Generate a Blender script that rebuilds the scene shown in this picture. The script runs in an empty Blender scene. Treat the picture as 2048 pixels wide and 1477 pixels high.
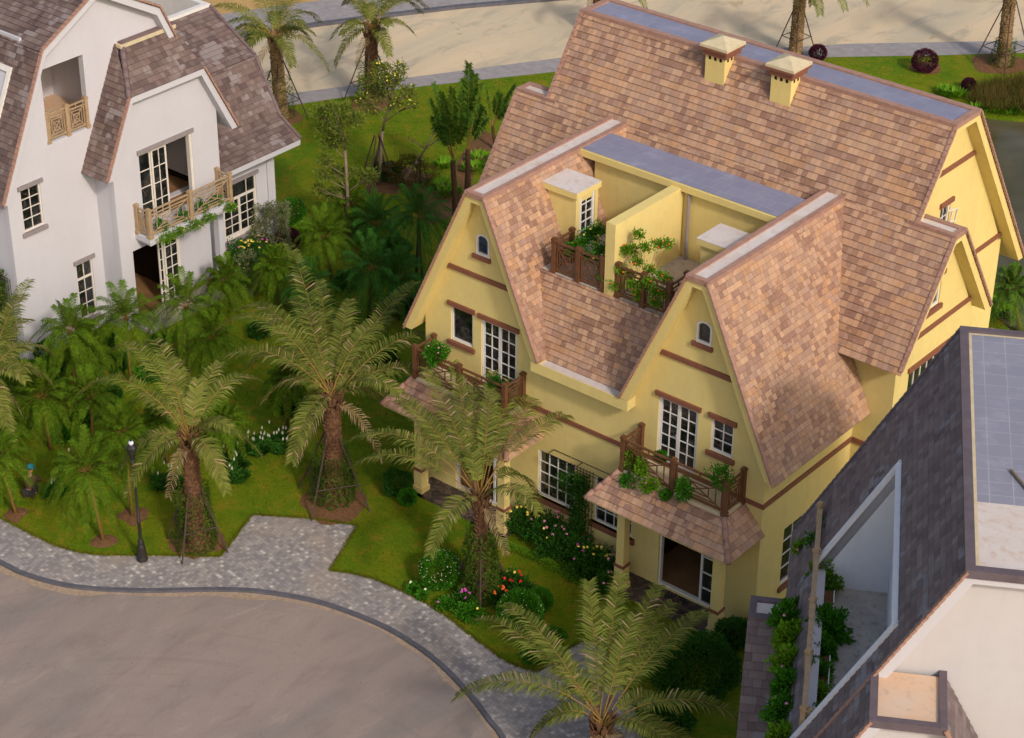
import bpy, math, random
from math import sin, cos, pi, radians, sqrt
from mathutils import Vector, Matrix, noise
from mathutils.geometry import tessellate_polygon
V = Vector
scene = bpy.context.scene
rnd = random.Random(7)

# ------------------------------------------------------------------ camera, sky, sun, exposure
FPX = 4266.58
YAW, PITCH, ROLL = radians(39.272), radians(30.886), radians(0.581)
CAM = V((32.663, -43.475, 39.142))
FW = V((-sin(YAW)*cos(PITCH), cos(YAW)*cos(PITCH), -sin(PITCH)))
_rt = V((cos(YAW), sin(YAW), 0)); _up = _rt.cross(FW)
RT = _rt*cos(ROLL) + _up*sin(ROLL)
UP = -_rt*sin(ROLL) + _up*cos(ROLL)
cd = bpy.data.cameras.new("camera"); cam = bpy.data.objects.new("camera", cd)
scene.collection.objects.link(cam); scene.camera = cam
cd.sensor_width = 36; cd.lens = FPX/2048*36; cd.clip_start = 1; cd.clip_end = 2000
M = Matrix.Identity(4)
for i in range(3):
    M[i][0], M[i][1], M[i][2], M[i][3] = RT[i], UP[i], -FW[i], CAM[i]
cam.matrix_world = M

SUN_EL, SUN_AZ = radians(36), (0.93, -0.37)          # direction towards the sun
world = bpy.data.worlds.new("World"); scene.world = world; world.use_nodes = True
wn = world.node_tree; bg = wn.nodes["Background"]
sky = wn.nodes.new("ShaderNodeTexSky"); sky.sky_type = 'NISHITA'; sky.sun_disc = False
sky.sun_elevation = SUN_EL; sky.sun_rotation = math.atan2(SUN_AZ[0], SUN_AZ[1])
sky.air_density = 1.3; sky.dust_density = 4.0; sky.ozone_density = 1.0
wn.links.new(sky.outputs[0], bg.inputs[0]); bg.inputs[1].default_value = 0.15
sl = bpy.data.lights.new("sun", 'SUN'); sl.energy = 2.15; sl.angle = radians(5.0); sl.color = (1.0, .92, .82)
so = bpy.data.objects.new("sun", sl); scene.collection.objects.link(so)
sd = V((SUN_AZ[0]*cos(SUN_EL), SUN_AZ[1]*cos(SUN_EL), sin(SUN_EL)))
so.rotation_euler = sd.to_track_quat('Z', 'Y').to_euler(); so.location = sd*60
scene.view_settings.view_transform = 'Standard'; scene.view_settings.look = 'None'
scene.view_settings.exposure = 0.0; scene.view_settings.gamma = 1.0

def ray(u, v): return FW + RT*((u-1024)/FPX) - UP*((v-738.5)/FPX)
def Z(u, v, z=0.0):
    d = ray(u, v); return CAM + d*((z-CAM.z)/d.z)
def Xp(u, v, x):
    d = ray(u, v); return CAM + d*((x-CAM.x)/d.x)
def Yp(u, v, y):
    d = ray(u, v); return CAM + d*((y-CAM.y)/d.y)

def PLp(u, v, p, n):
    d = ray(u, v); n = V(n); return CAM + d*((V(p)-CAM).dot(n)/d.dot(n))
# ------------------------------------------------------------------ node materials
class N:
    def __init__(s, name):
        s.m = bpy.data.materials.new(name); s.m.use_nodes = True
        s.t = s.m.node_tree; s.b = s.t.nodes["Principled BSDF"]
    def n(s, typ, **kw):
        nd = s.t.nodes.new(typ)
        for k, v in kw.items(): setattr(nd, k, v)
        return nd
    def l(s, a, b): s.t.links.new(a, b)
    def val(s, sock, v):
        if hasattr(v, 'is_linked') or isinstance(v, bpy.types.NodeSocket): s.l(v, sock)
        else: sock.default_value = v
    def math(s, op, a, b=0.0, c=0.0):
        nd = s.n("ShaderNodeMath", operation=op); s.val(nd.inputs[0], a); s.val(nd.inputs[1], b); s.val(nd.inputs[2], c)
        return nd.outputs[0]
    def mix(s, f, a, b, mode='MIX'):
        nd = s.n("ShaderNodeMix", data_type='RGBA', blend_type=mode)
        s.val(nd.inputs[0], f); s.val(nd.inputs[6], a if not isinstance(a, tuple) else (*a[:3], 1)); s.val(nd.inputs[7], b if not isinstance(b, tuple) else (*b[:3], 1))
        return nd.outputs[2]
    def ramp(s, f, stops, interp='LINEAR'):
        nd = s.n("ShaderNodeValToRGB"); r = nd.color_ramp; r.interpolation = interp
        while len(r.elements) > 1: r.elements.remove(r.elements[-1])
        r.elements[0].position = stops[0][0]; c = stops[0][1]; r.elements[0].color = (*c, 1)
        for p, c in stops[1:]:
            e = r.elements.new(p); e.color = (*c, 1)
        s.l(f, nd.inputs[0]); return nd.outputs[0]
    def coord(s, kind='Object'):
        return s.n("ShaderNodeTexCoord").outputs[kind]
    def pos(s): return s.n("ShaderNodeNewGeometry").outputs['Position']
    def noise(s, vec, scale, detail=4, rough=.6, dist=0.0):
        nd = s.n("ShaderNodeTexNoise"); s.l(vec, nd.inputs['Vector'])
        nd.inputs['Scale'].default_value = scale; nd.inputs['Detail'].default_value = detail
        nd.inputs['Roughness'].default_value = rough; nd.inputs['Distortion'].default_value = dist
        return nd.outputs['Fac']
    def bump(s, h, strength, dist):
        nd = s.n("ShaderNodeBump"); s.l(h, nd.inputs['Height']); nd.inputs['Strength'].default_value = strength
        nd.inputs['Distance'].default_value = dist; s.l(nd.outputs[0], s.b.inputs['Normal'])
    def rough(s, r): s.val(s.b.inputs['Roughness'], r)
    def col(s, c): s.val(s.b.inputs['Base Color'], c if not isinstance(c, tuple) else (*c[:3], 1))
    def spec(s, v): s.b.inputs['Specular IOR Level'].default_value = v
def mapr(nn, f, a, b, c, d):
    nd = nn.n("ShaderNodeMapRange"); nn.l(f, nd.inputs[0])
    for i, v in enumerate((a, b, c, d)): nd.inputs[i+1].default_value = v
    return nd.outputs[0]

def plaster(name, c, c2, dirt=0.35):
    s = N(name); p = s.pos()
    n1 = s.noise(p, .45, 5, .6); n2 = s.noise(p, 3.5, 4, .6); n3 = s.noise(p, 60, 2, .5)
    col = s.mix(mapr(s, n1, .35, .7, 0, 1), c, c2)
    col = s.mix(mapr(s, n2, .45, .75, 0, dirt), col, tuple(x*.8 for x in c2))
    mp = s.n("ShaderNodeMapping"); s.l(p, mp.inputs[0]); mp.inputs['Scale'].default_value = (2.2, 2.2, .18)
    st = s.noise(mp.outputs[0], 1.6, 4, .65)
    col = s.mix(mapr(s, st, .52, .78, 0, dirt), col, tuple(x*.72 for x in c2))
    s.col(col); s.rough(.88); s.spec(.25); s.bump(n3, .25, .01); return s.m

def tile_mat(name, stops, w=.18, h=.29, jit=.35, dark=(.06, .03, .02), light_patch=None, weather=.35, gap=.045, linew=.34, clusters=None):
    s = N(name); uv = s.n("ShaderNodeUVMap"); uv.uv_map = "UVMap"
    sp = s.n("ShaderNodeSeparateXYZ"); s.l(uv.outputs[0], sp.inputs[0])
    u, v = sp.outputs[0], sp.outputs[1]
    row = s.math('FLOOR', s.math('DIVIDE', v, h))
    wn1 = s.n("ShaderNodeTexWhiteNoise", noise_dimensions='1D'); s.l(row, wn1.inputs['W'])
    uu = s.math('ADD', s.math('DIVIDE', u, w), s.math('MULTIPLY', wn1.outputs['Value'], 11.0))
    col = s.math('FLOOR', uu); colh = s.math('FLOOR', s.math('MULTIPLY', uu, .5))
    def wn(a, b, seed):
        cb = s.n("ShaderNodeCombineXYZ"); s.l(a, cb.inputs[0]); s.l(b, cb.inputs[1]); cb.inputs[2].default_value = seed
        w_ = s.n("ShaderNodeTexWhiteNoise", noise_dimensions='3D'); s.l(cb.outputs[0], w_.inputs['Vector']); return w_.outputs['Value']
    merged = s.math('LESS_THAN', wn(colh, row, 3.3), .42)
    ra = wn(col, row, 1.1); rb = wn(colh, row, 2.2)
    f = s.math('ADD', s.math('MULTIPLY', rb, merged), s.math('MULTIPLY', ra, s.math('SUBTRACT', 1.0, merged)))
    c = s.ramp(f, stops, 'CONSTANT')
    p = s.pos()
    pp_ = s.pos()
    if clusters:
        m1 = s.math('LESS_THAN', wn(col, row, 8.8), mapr(s, s.noise(pp_, .75, 3, .6), .47, .66, .03, .62)); c = s.mix(s.math('MULTIPLY', m1, .8), c, clusters[0])
        m2 = s.math('LESS_THAN', wn(colh, row, 7.7), mapr(s, s.noise(pp_, 1.05, 3, .6, .5), .5, .66, .02, .6)); c = s.mix(s.math('MULTIPLY', m2, .75), c, clusters[1])
    # per tile streaks + broad patches
    f2 = wn(col, row, 5.5)
    c = s.mix(s.math('MULTIPLY', f2, jit), c, tuple(x*.55 for x in stops[0][1]))
    big = s.noise(p, .55, 3, .6)
    c = s.mix(mapr(s, big, .42, .72, 0, weather), c, stops[-1][1])
    fine = s.noise(p, 26, 3, .7)
    c = s.mix(mapr(s, fine, .5, .8, 0, .3), c, tuple(x*.6 for x in stops[0][1]))
    if light_patch:
        n1 = s.noise(p, .8, 2, .5); lp = s.math('MULTIPLY', mapr(s, n1, .57, .62, 0, 1), s.math('LESS_THAN', wn(col, row, 9.1), .55))
        c = s.mix(s.math('MULTIPLY', lp, .85), c, light_patch)
    # joints
    fr = s.math('FRACT', uu); edge = s.math('LESS_THAN', fr, gap)
    frh = s.math('FRACT', s.math('MULTIPLY', uu, .5)); edgeh = s.math('LESS_THAN', frh, gap*.5)
    e = s.math('MAXIMUM', edgeh, s.math('MULTIPLY', edge, s.math('SUBTRACT', 1.0, merged)))
    fv = s.math('FRACT', s.math('DIVIDE', v, h)); ev = s.math('LESS_THAN', fv, .07)
    e = s.math('MULTIPLY', s.math('MAXIMUM', s.math('MULTIPLY', e, .6), s.math('MULTIPLY', ev, linew)), 1.0)
    c = s.mix(e, c, dark)
    s.col(c); s.rough(mapr(s, f2, 0, 1, .6, .85)); s.spec(.3)
    hgt = s.math('ADD', s.math('MULTIPLY', f2, .5), s.math('MULTIPLY', fine, .5))
    s.bump(s.math('SUBTRACT', hgt, e), .7, .02); return s.m

def simple(name, c, rough=.6, var=.25, scale=4, bump=.15, spec=.4, metal=0, island=0.0, c2=None):
    s = N(name); p = s.pos(); n1 = s.noise(p, scale, 4, .6)
    cc = s.mix(mapr(s, n1, .3, .75, 0, 1), c, c2 if c2 else tuple(x*(1-var) for x in c))
    if island:
        g = s.n("ShaderNodeNewGeometry"); cc = s.mix(s.math('MULTIPLY', g.outputs['Random Per Island'], island), cc, tuple(x*.4 for x in c))
    s.col(cc); s.rough(rough); s.spec(spec); s.b.inputs['Metallic'].default_value = metal
    if bump: s.bump(s.noise(p, scale*10, 3, .6), bump, .02)
    return s.m

def leafmat(name, c1, c2, c3=None, rough=.5, trans=.25, dead=None, deadp=.1, scale=.9):
    s = N(name); g = s.n("ShaderNodeNewGeometry"); r = g.outputs['Random Per Island']
    stops = [(0, c1), (.5, c2), (1.0, c3 or c2)]
    c = s.ramp(r, stops)
    n1 = s.noise(g.outputs['Position'], scale, 3, .6)
    c = s.mix(mapr(s, n1, .35, .7, 0, .5), c, tuple(x*.45 for x in c1))
    if dead: c = s.mix(s.math('LESS_THAN', r, deadp), c, dead)
    s.col(c); s.rough(rough+.2); s.spec(.08)
    if trans:
        tr = s.n("ShaderNodeBsdfTranslucent"); s.l(s.mix(1.0, c, (1.0, 1.0, .4), 'MULTIPLY'), tr.inputs[0])
        mx = s.n("ShaderNodeMixShader"); mx.inputs[0].default_value = trans
        s.l(s.b.outputs[0], mx.inputs[1]); s.l(tr.outputs[0], mx.inputs[2])
        out = [n for n in s.t.nodes if n.type == 'OUTPUT_MATERIAL'][0]; s.l(mx.outputs[0], out.inputs[0])
    return s.m

def glassmat(name, c, blinds=False):
    s = N(name); p = s.pos(); n1 = s.noise(p, 1.3, 3, .6); n2 = s.noise(p, 6, 2, .5)
    cc = s.mix(mapr(s, s.noise(p, 2.2, 4, .7, 1.5), .52, .68, 0, 1), s.mix(mapr(s, n1, .45, .65, 0, 1), c, tuple(x*2.6+.006 for x in c)), (.07, .06, .05))  # lighter noise patches paint faint reflections and curtains into the panes
    s.col(cc); s.rough(.04); s.spec(.9); s.bump(n2, .05, .01); return s.m

MT = {}
MT['yellow'] = plaster('yellow_plaster', (.71, .56, .215), (.655, .51, .195), .25)
MT['white_wall'] = plaster('white_plaster', (.54, .525, .56), (.515, .495, .53), .12)
MT['cream_wall'] = plaster('cream_plaster', (.53, .50, .505), (.50, .47, .475), .12)
MT['tile'] = tile_mat('brown_roof_tile', [(0, (.29, .16, .115)), (.10, (.35, .20, .145)), (.2, (.46, .268, .165)), (.36, (.52, .318, .20)), (.56, (.46, .283, .19)), (.74, (.39, .245, .18)), (.92, (.52, .31, .19)), (.95, (.49, .305, .20))], clusters=((.26, .135, .09), (.50, .275, .14)))
MT['tile_grey'] = tile_mat('purple_brown_roof_tile', [(0, (.115, .075, .07)), (.2, (.17, .115, .10)), (.45, (.205, .145, .13)), (.7, (.155, .11, .10)), (.85, (.24, .18, .16)), (.95, (.2, .14, .125))], w=.20, light_patch=(.26, .215, .21), weather=.3)
MT['tile_dark'] = tile_mat('dark_slate_tile', [(0, (.135, .10, .10)), (.25, (.165, .125, .125)), (.5, (.195, .15, .148)), (.75, (.16, .122, .125)), (.92, (.215, .17, .168))], w=.22, h=.29, light_patch=(.22, .21, .235), weather=.3, dark=(.05, .04, .045), jit=.2)
MT['cap'] = simple('brown_ridge_cap', (.40, .225, .165), .7, .35, 5, .3, .3, c2=(.28, .155, .12))
MT['cap_grey'] = simple('grey_ridge_cap', (.19, .13, .13), .7, .3, 3, .3, .3)
MT['cap_dark'] = simple('dark_ridge_cap', (.13, .10, .115), .7, .3, 3, .3, .3)
MT['trim'] = simple('brown_painted_trim', (.235, .09, .052), .6, .2, 5, .1, .3)
MT['wood'] = simple('brown_painted_wood', (.155, .065, .028), .55, .35, 6, .2, .35, c2=(.10, .042, .02))
MT['wood_tan'] = simple('tan_painted_wood', (.42, .29, .17), .6, .3, 6, .2, .35)
MT['grey_trim'] = simple('grey_painted_trim', (.28, .24, .24), .7, .2, 5, .1, .3)
MT['white'] = simple('white_paint', (.74, .70, .66), .5, .12, 3, .05, .4)
MT['cream'] = simple('cream_paint', (.72, .65, .58), .5, .15, 3, .05, .4)
MT['glass'] = glassmat('dark_window_glass', (.008, .009, .009))
MT['white_bright'] = plaster('bright_white_plaster', (.72, .71, .74), (.66, .65, .68), .25)
MT['glass_blue'] = glassmat('dark_blue_glass', (.004, .012, .05))
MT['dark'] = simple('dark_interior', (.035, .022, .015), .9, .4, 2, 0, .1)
MT['int_floor'] = simple('interior_floor', (.30, .16, .07), .6, .4, 1.5, .1, .3)
MT['metal'] = simple('black_iron', (.025, .021, .02), .45, .3, 8, .1, .4)
MT['stake'] = simple('dark_stake', (.085, .055, .045), .8, .4, 6, .3, .2)
MT['pipe'] = simple('grey_pipe', (.28, .24, .25), .4, .2, 5, .05, .5)
def concrete(name, c, c2, stain):
    s = N(name); p = s.pos(); a = s.noise(p, .9, 5, .65, .6); b = s.noise(p, 5, 5, .65)
    cc = s.mix(mapr(s, a, .35, .65, 0, 1), c, c2); cc = s.mix(mapr(s, b, .52, .72, 0, .7), cc, stain)
    s.col(cc); s.rough(.9); s.spec(.2); s.bump(s.noise(p, 40, 3, .6), .25, .01); return s.m
MT['conc'] = concrete('terrace_concrete', (.48, .41, .35), (.37, .31, .27), (.24, .19, .15))
MT['conc_t'] = concrete('lightened_terrace_concrete', (.50, .44, .38), (.38, .33, .285), (.22, .17, .135))  # terrace concrete, lightened in colour to offset the shade on that floor
MT['conc_light'] = concrete('light_roof_screed', (.62, .56, .54), (.55, .47, .42), (.5, .34, .24))
MT['conc_orange'] = concrete('stained_roof_screed', (.58, .45, .35), (.62, .40, .26), (.40, .30, .25))
def flat_tiles(name, c, c2, line, w=.5, off=.37):
    s = N(name); uv = s.n("ShaderNodeUVMap"); uv.uv_map = "UVMap"; br = s.n("ShaderNodeTexBrick", offset=off, squash=1.0)
    s.l(uv.outputs[0], br.inputs['Vector']); br.inputs['Color1'].default_value = (*c, 1); br.inputs['Color2'].default_value = (*c2, 1)
    br.inputs['Mortar'].default_value = (*line, 1); br.inputs['Scale'].default_value = 1; br.inputs['Mortar Size'].default_value = .012
    br.inputs['Brick Width'].default_value = w; br.inputs['Row Height'].default_value = w
    p = s.pos(); n1 = s.noise(p, 1.3, 5, .7)
    n2 = s.noise(p, .5, 4, .6); br_ = s.mix(mapr(s, n2, .4, .65, 0, .6), br.outputs[0], c); cc = s.mix(mapr(s, n1, .52, .75, 0, .55), br_, tuple(min(1, x*1.5) for x in c2))
    s.col(cc); s.rough(.55); s.spec(.4); s.bump(br.outputs['Fac'], -.3, .01); return s.m
MT['flat'] = flat_tiles('blue_grey_roof_tiles', (.20, .20, .285), (.235, .23, .31), (.28, .275, .34))
MT['flat2'] = flat_tiles('grey_roof_tiles_white_joints', (.225, .22, .275), (.255, .25, .305), (.36, .34, .37), .52, 0.0)

# ------------------------------------------------------------------ ids
COL = scene.collection
def tag(o, label=None, cat=None, group=None, kind=None):
    if label: o['label'] = label
    if cat: o['category'] = cat
    if group: o['group'] = group
    if kind: o['kind'] = kind
    return o
def empty(name, loc=(0, 0, 0), **k):
    o = bpy.data.objects.new(name, None); COL.objects.link(o); o.location = loc; o.empty_display_size = .2
    bpy.context.view_layer.update
    return tag(o, **k)

# ------------------------------------------------------------------ mesh builder
class MB:
    def __init__(s): s.v = []; s.f = []; s.uv = []; s.mi = []; s.cur = 0
    def face(s, pts, uv=None):
        i = len(s.v); s.v += [tuple(p) for p in pts]; s.f.append(tuple(range(i, i+len(pts))))
        s.uv.append(uv if uv else [(0, 0)]*len(pts)); s.mi.append(s.cur)
    def mesh(s, verts, faces):
        i = len(s.v); s.v += [tuple(p) for p in verts]
        for f in faces: s.f.append(tuple(i+k for k in f)); s.uv.append([(0, 0)]*len(f)); s.mi.append(s.cur)
    def ext(s, poly, vec, uvf=None):
        poly = [V(p) for p in poly]; vec = V(vec); n = len(poly)
        nn = V((0, 0, 0))
        for i in range(n): nn += poly[i].cross(poly[(i+1) % n])
        if nn.dot(vec) > 0: poly = poly[::-1]
        b = [p+vec for p in poly]
        s.mesh(poly + b, [tuple(range(n)), tuple(range(2*n-1, n-1, -1))] + [((i+1) % n, i, n+i, n+(i+1) % n) for i in range(n)])
    def box(s, x0, x1, y0, y1, z0, z1):
        s.ext([(x0, y0, z0), (x1, y0, z0), (x1, y1, z0), (x0, y1, z0)], (0, 0, z1-z0))
    def beam(s, p, q, w, h, up=(0, 0, 1)):
        p = V(p); q = V(q); d = (q-p); up = V(up)
        if d.length < 1e-6: return
        sx = d.normalized().cross(up)
        if sx.length < 1e-3: sx = d.normalized().cross(V((1, 0.01, 0)))
        sx.normalize(); sy = sx.cross(d.normalized()).normalized()
        a, b = sx*w/2, sy*h/2
        s.ext([p-a-b, p+a-b, p+a+b, p-a+b], d)
    def tube(s, pts, rad, n=6, cap=True):
        pts = [V(p) for p in pts]
        if not isinstance(rad, (list, tuple)): rad = [rad]*len(pts)
        base = len(s.v); fr = None
        for i, p in enumerate(pts):
            d = (pts[min(i+1, len(pts)-1)] - pts[max(i-1, 0)]).normalized()
            if fr is None:
                a = d.cross(V((0, 0, 1)));
                if a.length < .1: a = d.cross(V((1, 0, 0)))
                fr = a.normalized()
            a = (fr - d*fr.dot(d)).normalized(); fr = a; b = d.cross(a)
            for k in range(n):
                t = 2*pi*k/n; s.v.append(tuple(p + a*cos(t)*rad[i] + b*sin(t)*rad[i]))
        m = len(pts)
        for i in range(m-1):
            for k in range(n):
                k2 = (k+1) % n
                s.f.append((base+i*n+k, base+i*n+k2, base+(i+1)*n+k2, base+(i+1)*n+k)); s.uv.append([(0, 0)]*4); s.mi.append(s.cur)
        if cap:
            s.f.append(tuple(base+k for k in range(n-1, -1, -1))); s.uv.append([(0, 0)]*n); s.mi.append(s.cur)
            s.f.append(tuple(base+(m-1)*n+k for k in range(n))); s.uv.append([(0, 0)]*n); s.mi.append(s.cur)
    def lathe(s, c, prof, n=16):      # prof: list of (r, z)
        c = V(c); base = len(s.v)
        for r, z in prof:
            for k in range(n):
                t = 2*pi*k/n; s.v.append((c.x+r*cos(t), c.y+r*sin(t), c.z+z))
        for i in range(len(prof)-1):
            for k in range(n):
                k2 = (k+1) % n; s.f.append((base+i*n+k, base+i*n+k2, base+(i+1)*n+k2, base+(i+1)*n+k)); s.uv.append([(0, 0)]*4); s.mi.append(s.cur)
        s.f.append(tuple(base+(len(prof)-1)*n+k for k in range(n))); s.uv.append([(0, 0)]*n); s.mi.append(s.cur)
    def build(s, name, mats, parent=None, smooth=False, **k):
        if not isinstance(mats, (list, tuple)): mats = [mats]
        me = bpy.data.meshes.new(name); off = V((0, 0, 0))
        if parent is not None: off = wloc(parent)
        me.from_pydata([(x-off.x, y-off.y, z-off.z) for x, y, z in s.v], [], s.f)
        uvl = me.uv_layers.new(name="UVMap"); i = 0
        flat = [c for f in s.uv for uv in f for c in uv]
        uvl.data.foreach_set('uv', flat)
        for m in mats: me.materials.append(m)
        me.polygons.foreach_set('material_index', s.mi)
        if smooth: me.polygons.foreach_set('use_smooth', [True]*len(s.f))
        me.update()
        o = bpy.data.objects.new(name, me); COL.objects.link(o)
        if parent is not None: o.parent = parent
        return tag(o, **k)
def wloc(o):
    p = V((0, 0, 0))
    while o is not None: p += o.location; o = o.parent
    return p

# plane of a wall: P(u, v, d) with u along, v up, d outwards
def frame(o, U, Vv, Nn):
    o, U, Vv, Nn = V(o), V(U), V(Vv), V(Nn)
    return lambda u, v, d=0.0: o + U*u + Vv*v + Nn*d

def wall(mb, P, outer, holes=(), depth=.22, thick=.25):
    """wall sheet with real openings: front face, back face, reveals, edges"""
    loops = [[V((u, v, 0)) for u, v in outer]] + [[V((u, v, 0)) for u, v in h] for h in holes]
    flat = [p for lp in loops for p in lp]; tris = tessellate_polygon(loops)
    for t in tris:
        a = [flat[i] for i in t]
        c = (a[1]-a[0]).cross(a[2]-a[0]).z
        if c < 0: a = a[::-1]
        mb.face([P(p.x, p.y, 0) for p in a]); mb.face([P(p.x, p.y, -thick) for p in a[::-1]])
    for lp in loops:
        for i in range(len(lp)):
            a, b = lp[i], lp[(i+1) % len(lp)]
            mb.face([P(a.x, a.y, 0), P(b.x, b.y, 0), P(b.x, b.y, -thick), P(a.x, a.y, -thick)])
def rect(u0, u1, v0, v1): return [(u0, v0), (u1, v0), (u1, v1), (u0, v1)]

def pbox(mb, P, u0, u1, v0, v1, d0, d1):
    mb.ext([P(u0, v0, d0), P(u1, v0, d0), P(u1, v1, d0), P(u0, v1, d0)], P(0, 0, d1)-P(0, 0, d0))

def window(parent, P, u0, u1, v0, v1, cols=2, rows=3, lintel=True, sill=True, trim='trim', fr='white', glass='glass',
           name='window', transom=0, fw=.06, mw=.03, inset=.06, over=.10, th=.15, leaves=1, handle=False, label=None):
    mb = MB(); d0, d1 = -inset-.06, -inset
    pbox(mb, P, u0, u0+fw, v0, v1, d0, d1+.02); pbox(mb, P, u1-fw, u1, v0, v1, d0, d1+.02)
    pbox(mb, P, u0+fw, u1-fw, v0, v0+fw*1.2, d0, d1+.02); pbox(mb, P, u0+fw, u1-fw, v1-fw, v1, d0, d1+.02)
    iu0, iu1, iv0, iv1 = u0+fw, u1-fw, v0+fw*1.2, v1-fw
    ranges = [(iu0+(iu1-iu0)*k/leaves, iu0+(iu1-iu0)*(k+1)/leaves) for k in range(leaves)]
    vt = iv1
    if transom:
        vt = iv1-transom; pbox(mb, P, iu0, iu1, vt-.04, vt+.04, d0+.01, d1+.01)
    for (a, b) in ranges:
        if leaves > 1:
            for q in (a, b-.055): pbox(mb, P, q, q+.055, iv0, vt, d0+.005, d1+.005)
            pbox(mb, P, a+.055, b-.055, iv0, iv0+.12, d0+.005, d1+.005); pbox(mb, P, a+.055, b-.055, vt-.06, vt, d0+.005, d1+.005)
            a2, b2, q0, q1 = a+.055, b-.055, iv0+.12, vt-.06
        else: a2, b2, q0, q1 = a, b, iv0, vt-(.04 if transom else 0)
        for k in range(1, cols):
            x = a2+(b2-a2)*k/cols; pbox(mb, P, x-mw/2, x+mw/2, q0, q1, d0+.015, d1-.005)
        for k in range(1, rows):
            y = q0+(q1-q0)*k/rows; pbox(mb, P, a2, b2, y-mw/2, y+mw/2, d0+.018, d1-.008)
        if transom:
            for k in range(1, cols):
                x = a+(b-a)*k/cols; pbox(mb, P, x-mw/2, x+mw/2, vt+.04, iv1, d0+.015, d1-.005)
    w = mb.build(name, MT[fr], parent)
    if label: w['label'] = label
    g = MB(); g.face([P(iu0, iv0, d0+.03), P(iu1, iv0, d0+.03), P(iu1, iv1, d0+.03), P(iu0, iv1, d0+.03)]); g.build('pane', MT[glass], w)
    if lintel:
        m = MB(); pbox(m, P, u0-over, u1+over, v1, v1+th, -.02, .075); m.build('lintel', MT[trim], w)
    if sill:
        m = MB(); pbox(m, P, u0-over, u1+over, v0-th, v0, -.02, .085); m.build('sill', MT[trim], w)
    if handle:
        m = MB(); c = (u0+u1)/2; hv = v0+1.05
        pbox(m, P, c-.075, c-.05, hv-.09, hv+.09, d1, d1+.025); pbox(m, P, c-.16, c-.05, hv, hv+.02, d1+.025, d1+.045); m.build('handle', MT['pipe'], w)
    return w

def clip(poly, a, keep_greater):
    out = []
    for i in range(len(poly)):
        p, q = poly[i], poly[(i+1) % len(poly)]
        fp, fq = p[1]-a, q[1]-a
        if not keep_greater: fp, fq = -fp, -fq
        if fp >= 0: out.append(p)
        if (fp > 0 and fq < 0) or (fp < 0 and fq > 0):
            t = fp/(fp-fq); out.append((p[0]+(q[0]-p[0])*t, p[1]+(q[1]-p[1])*t))
    return out
def courses(mb, P, poly, h=.215, step=.024, base=.02, v0=None, uo=0.0, vo=0.0):
    """tile courses on a slope: poly in (u, v) metres of the slope, P(u, v, d)"""
    lo = min(p[1] for p in poly) if v0 is None else v0; hi = max(p[1] for p in poly)
    k = 0; t = lo
    while t < hi-1e-4:
        b = clip(clip(poly, t, True), t+h, False)
        t0 = t; t += h; k += 1
        if len(b) < 3: continue
        area = sum(b[i][0]*b[(i+1) % len(b)][1]-b[(i+1) % len(b)][0]*b[i][1] for i in range(len(b)))
        if abs(area) < 1e-4: continue
        if area < 0: b = b[::-1]
        row = (k-1)*.29
        wob = lambda u: 0.006*noise.noise(V((u*.7, t0*3, uo)))
        D = lambda q: base + step*(1-(q[1]-t0)/h)
        top = [P(q[0], q[1], D(q)+wob(q[0])) for q in b]
        row = (k-1)*.29
        mb.face(top, [(q[0]+uo, (q[1]-t0)/h*.2895+row+1e-4) for q in b])
        for i in range(len(b)):
            q, r = b[i], b[(i+1) % len(b)]
            mb.face([P(q[0], q[1], -.015), P(r[0], r[1], -.015), top[(i+1) % len(b)], top[i]],
                    [(q[0]+uo, row+.02), (r[0]+uo, row+.02), (r[0]+uo, row+.03), (q[0]+uo, row+.03)])
def slopeP(o, along, down_to_up):
    o = V(o); A = V(along).normalized(); B = V(down_to_up).normalized(); Nn = A.cross(B).normalized()
    if Nn.z < 0: Nn = -Nn
    return lambda u, v, d=0.0: o + A*u + B*v + Nn*d
def verge(mb, p, q, w=.12, h=.06, seg=.2, lift=.05, up=(0, 0, 1)):
    p, q = V(p), V(q); L = (q-p).length; n = max(1, int(L/seg)); d = (q-p)/n; upv = V(up)
    for i in range(n):
        a = p+d*i + upv*(lift+.03); b = p+d*(i+1)+upv*lift
        mb.beam(a, b + (a-b)*-.08, w*(1+.08*rnd.random()), h, up)
def hipcap(mb, p, q, r=.11, seg=.38, lift=.06):
    p, q = V(p), V(q); L = (q-p).length; n = max(1, int(L/seg)); d = (q-p)/n
    for i in range(n):
        a = p+d*i+V((0, 0, lift)); b = p+d*(i+1.06)+V((0, 0, lift)); mb.tube([a, b], [r*1.12, r*.92], 8)

# ================================================================== SETTING
def sheet(name, pts, z, mat, thick=0.0, uvs=True, **k):
    mb = MB(); lp = [V((p[0], p[1], 0)) for p in pts]
    for t in tessellate_polygon([lp]):
        a = [lp[i] for i in t]
        if (a[1]-a[0]).cross(a[2]-a[0]).z < 0: a = a[::-1]
        mb.face([(p.x, p.y, z) for p in a], [(p.x, p.y) for p in a])
    if thick:
        for i in range(len(lp)):
            a, b = lp[i], lp[(i+1) % len(lp)]
            mb.face([(a.x, a.y, z), (b.x, b.y, z), (b.x, b.y, z-thick), (a.x, a.y, z-thick)])
    return mb.build(name, mat, None, kind='structure', **k)
def zs(px, z=0.0): return [tuple(Z(u, v, z)[:2]) for u, v in px]

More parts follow.
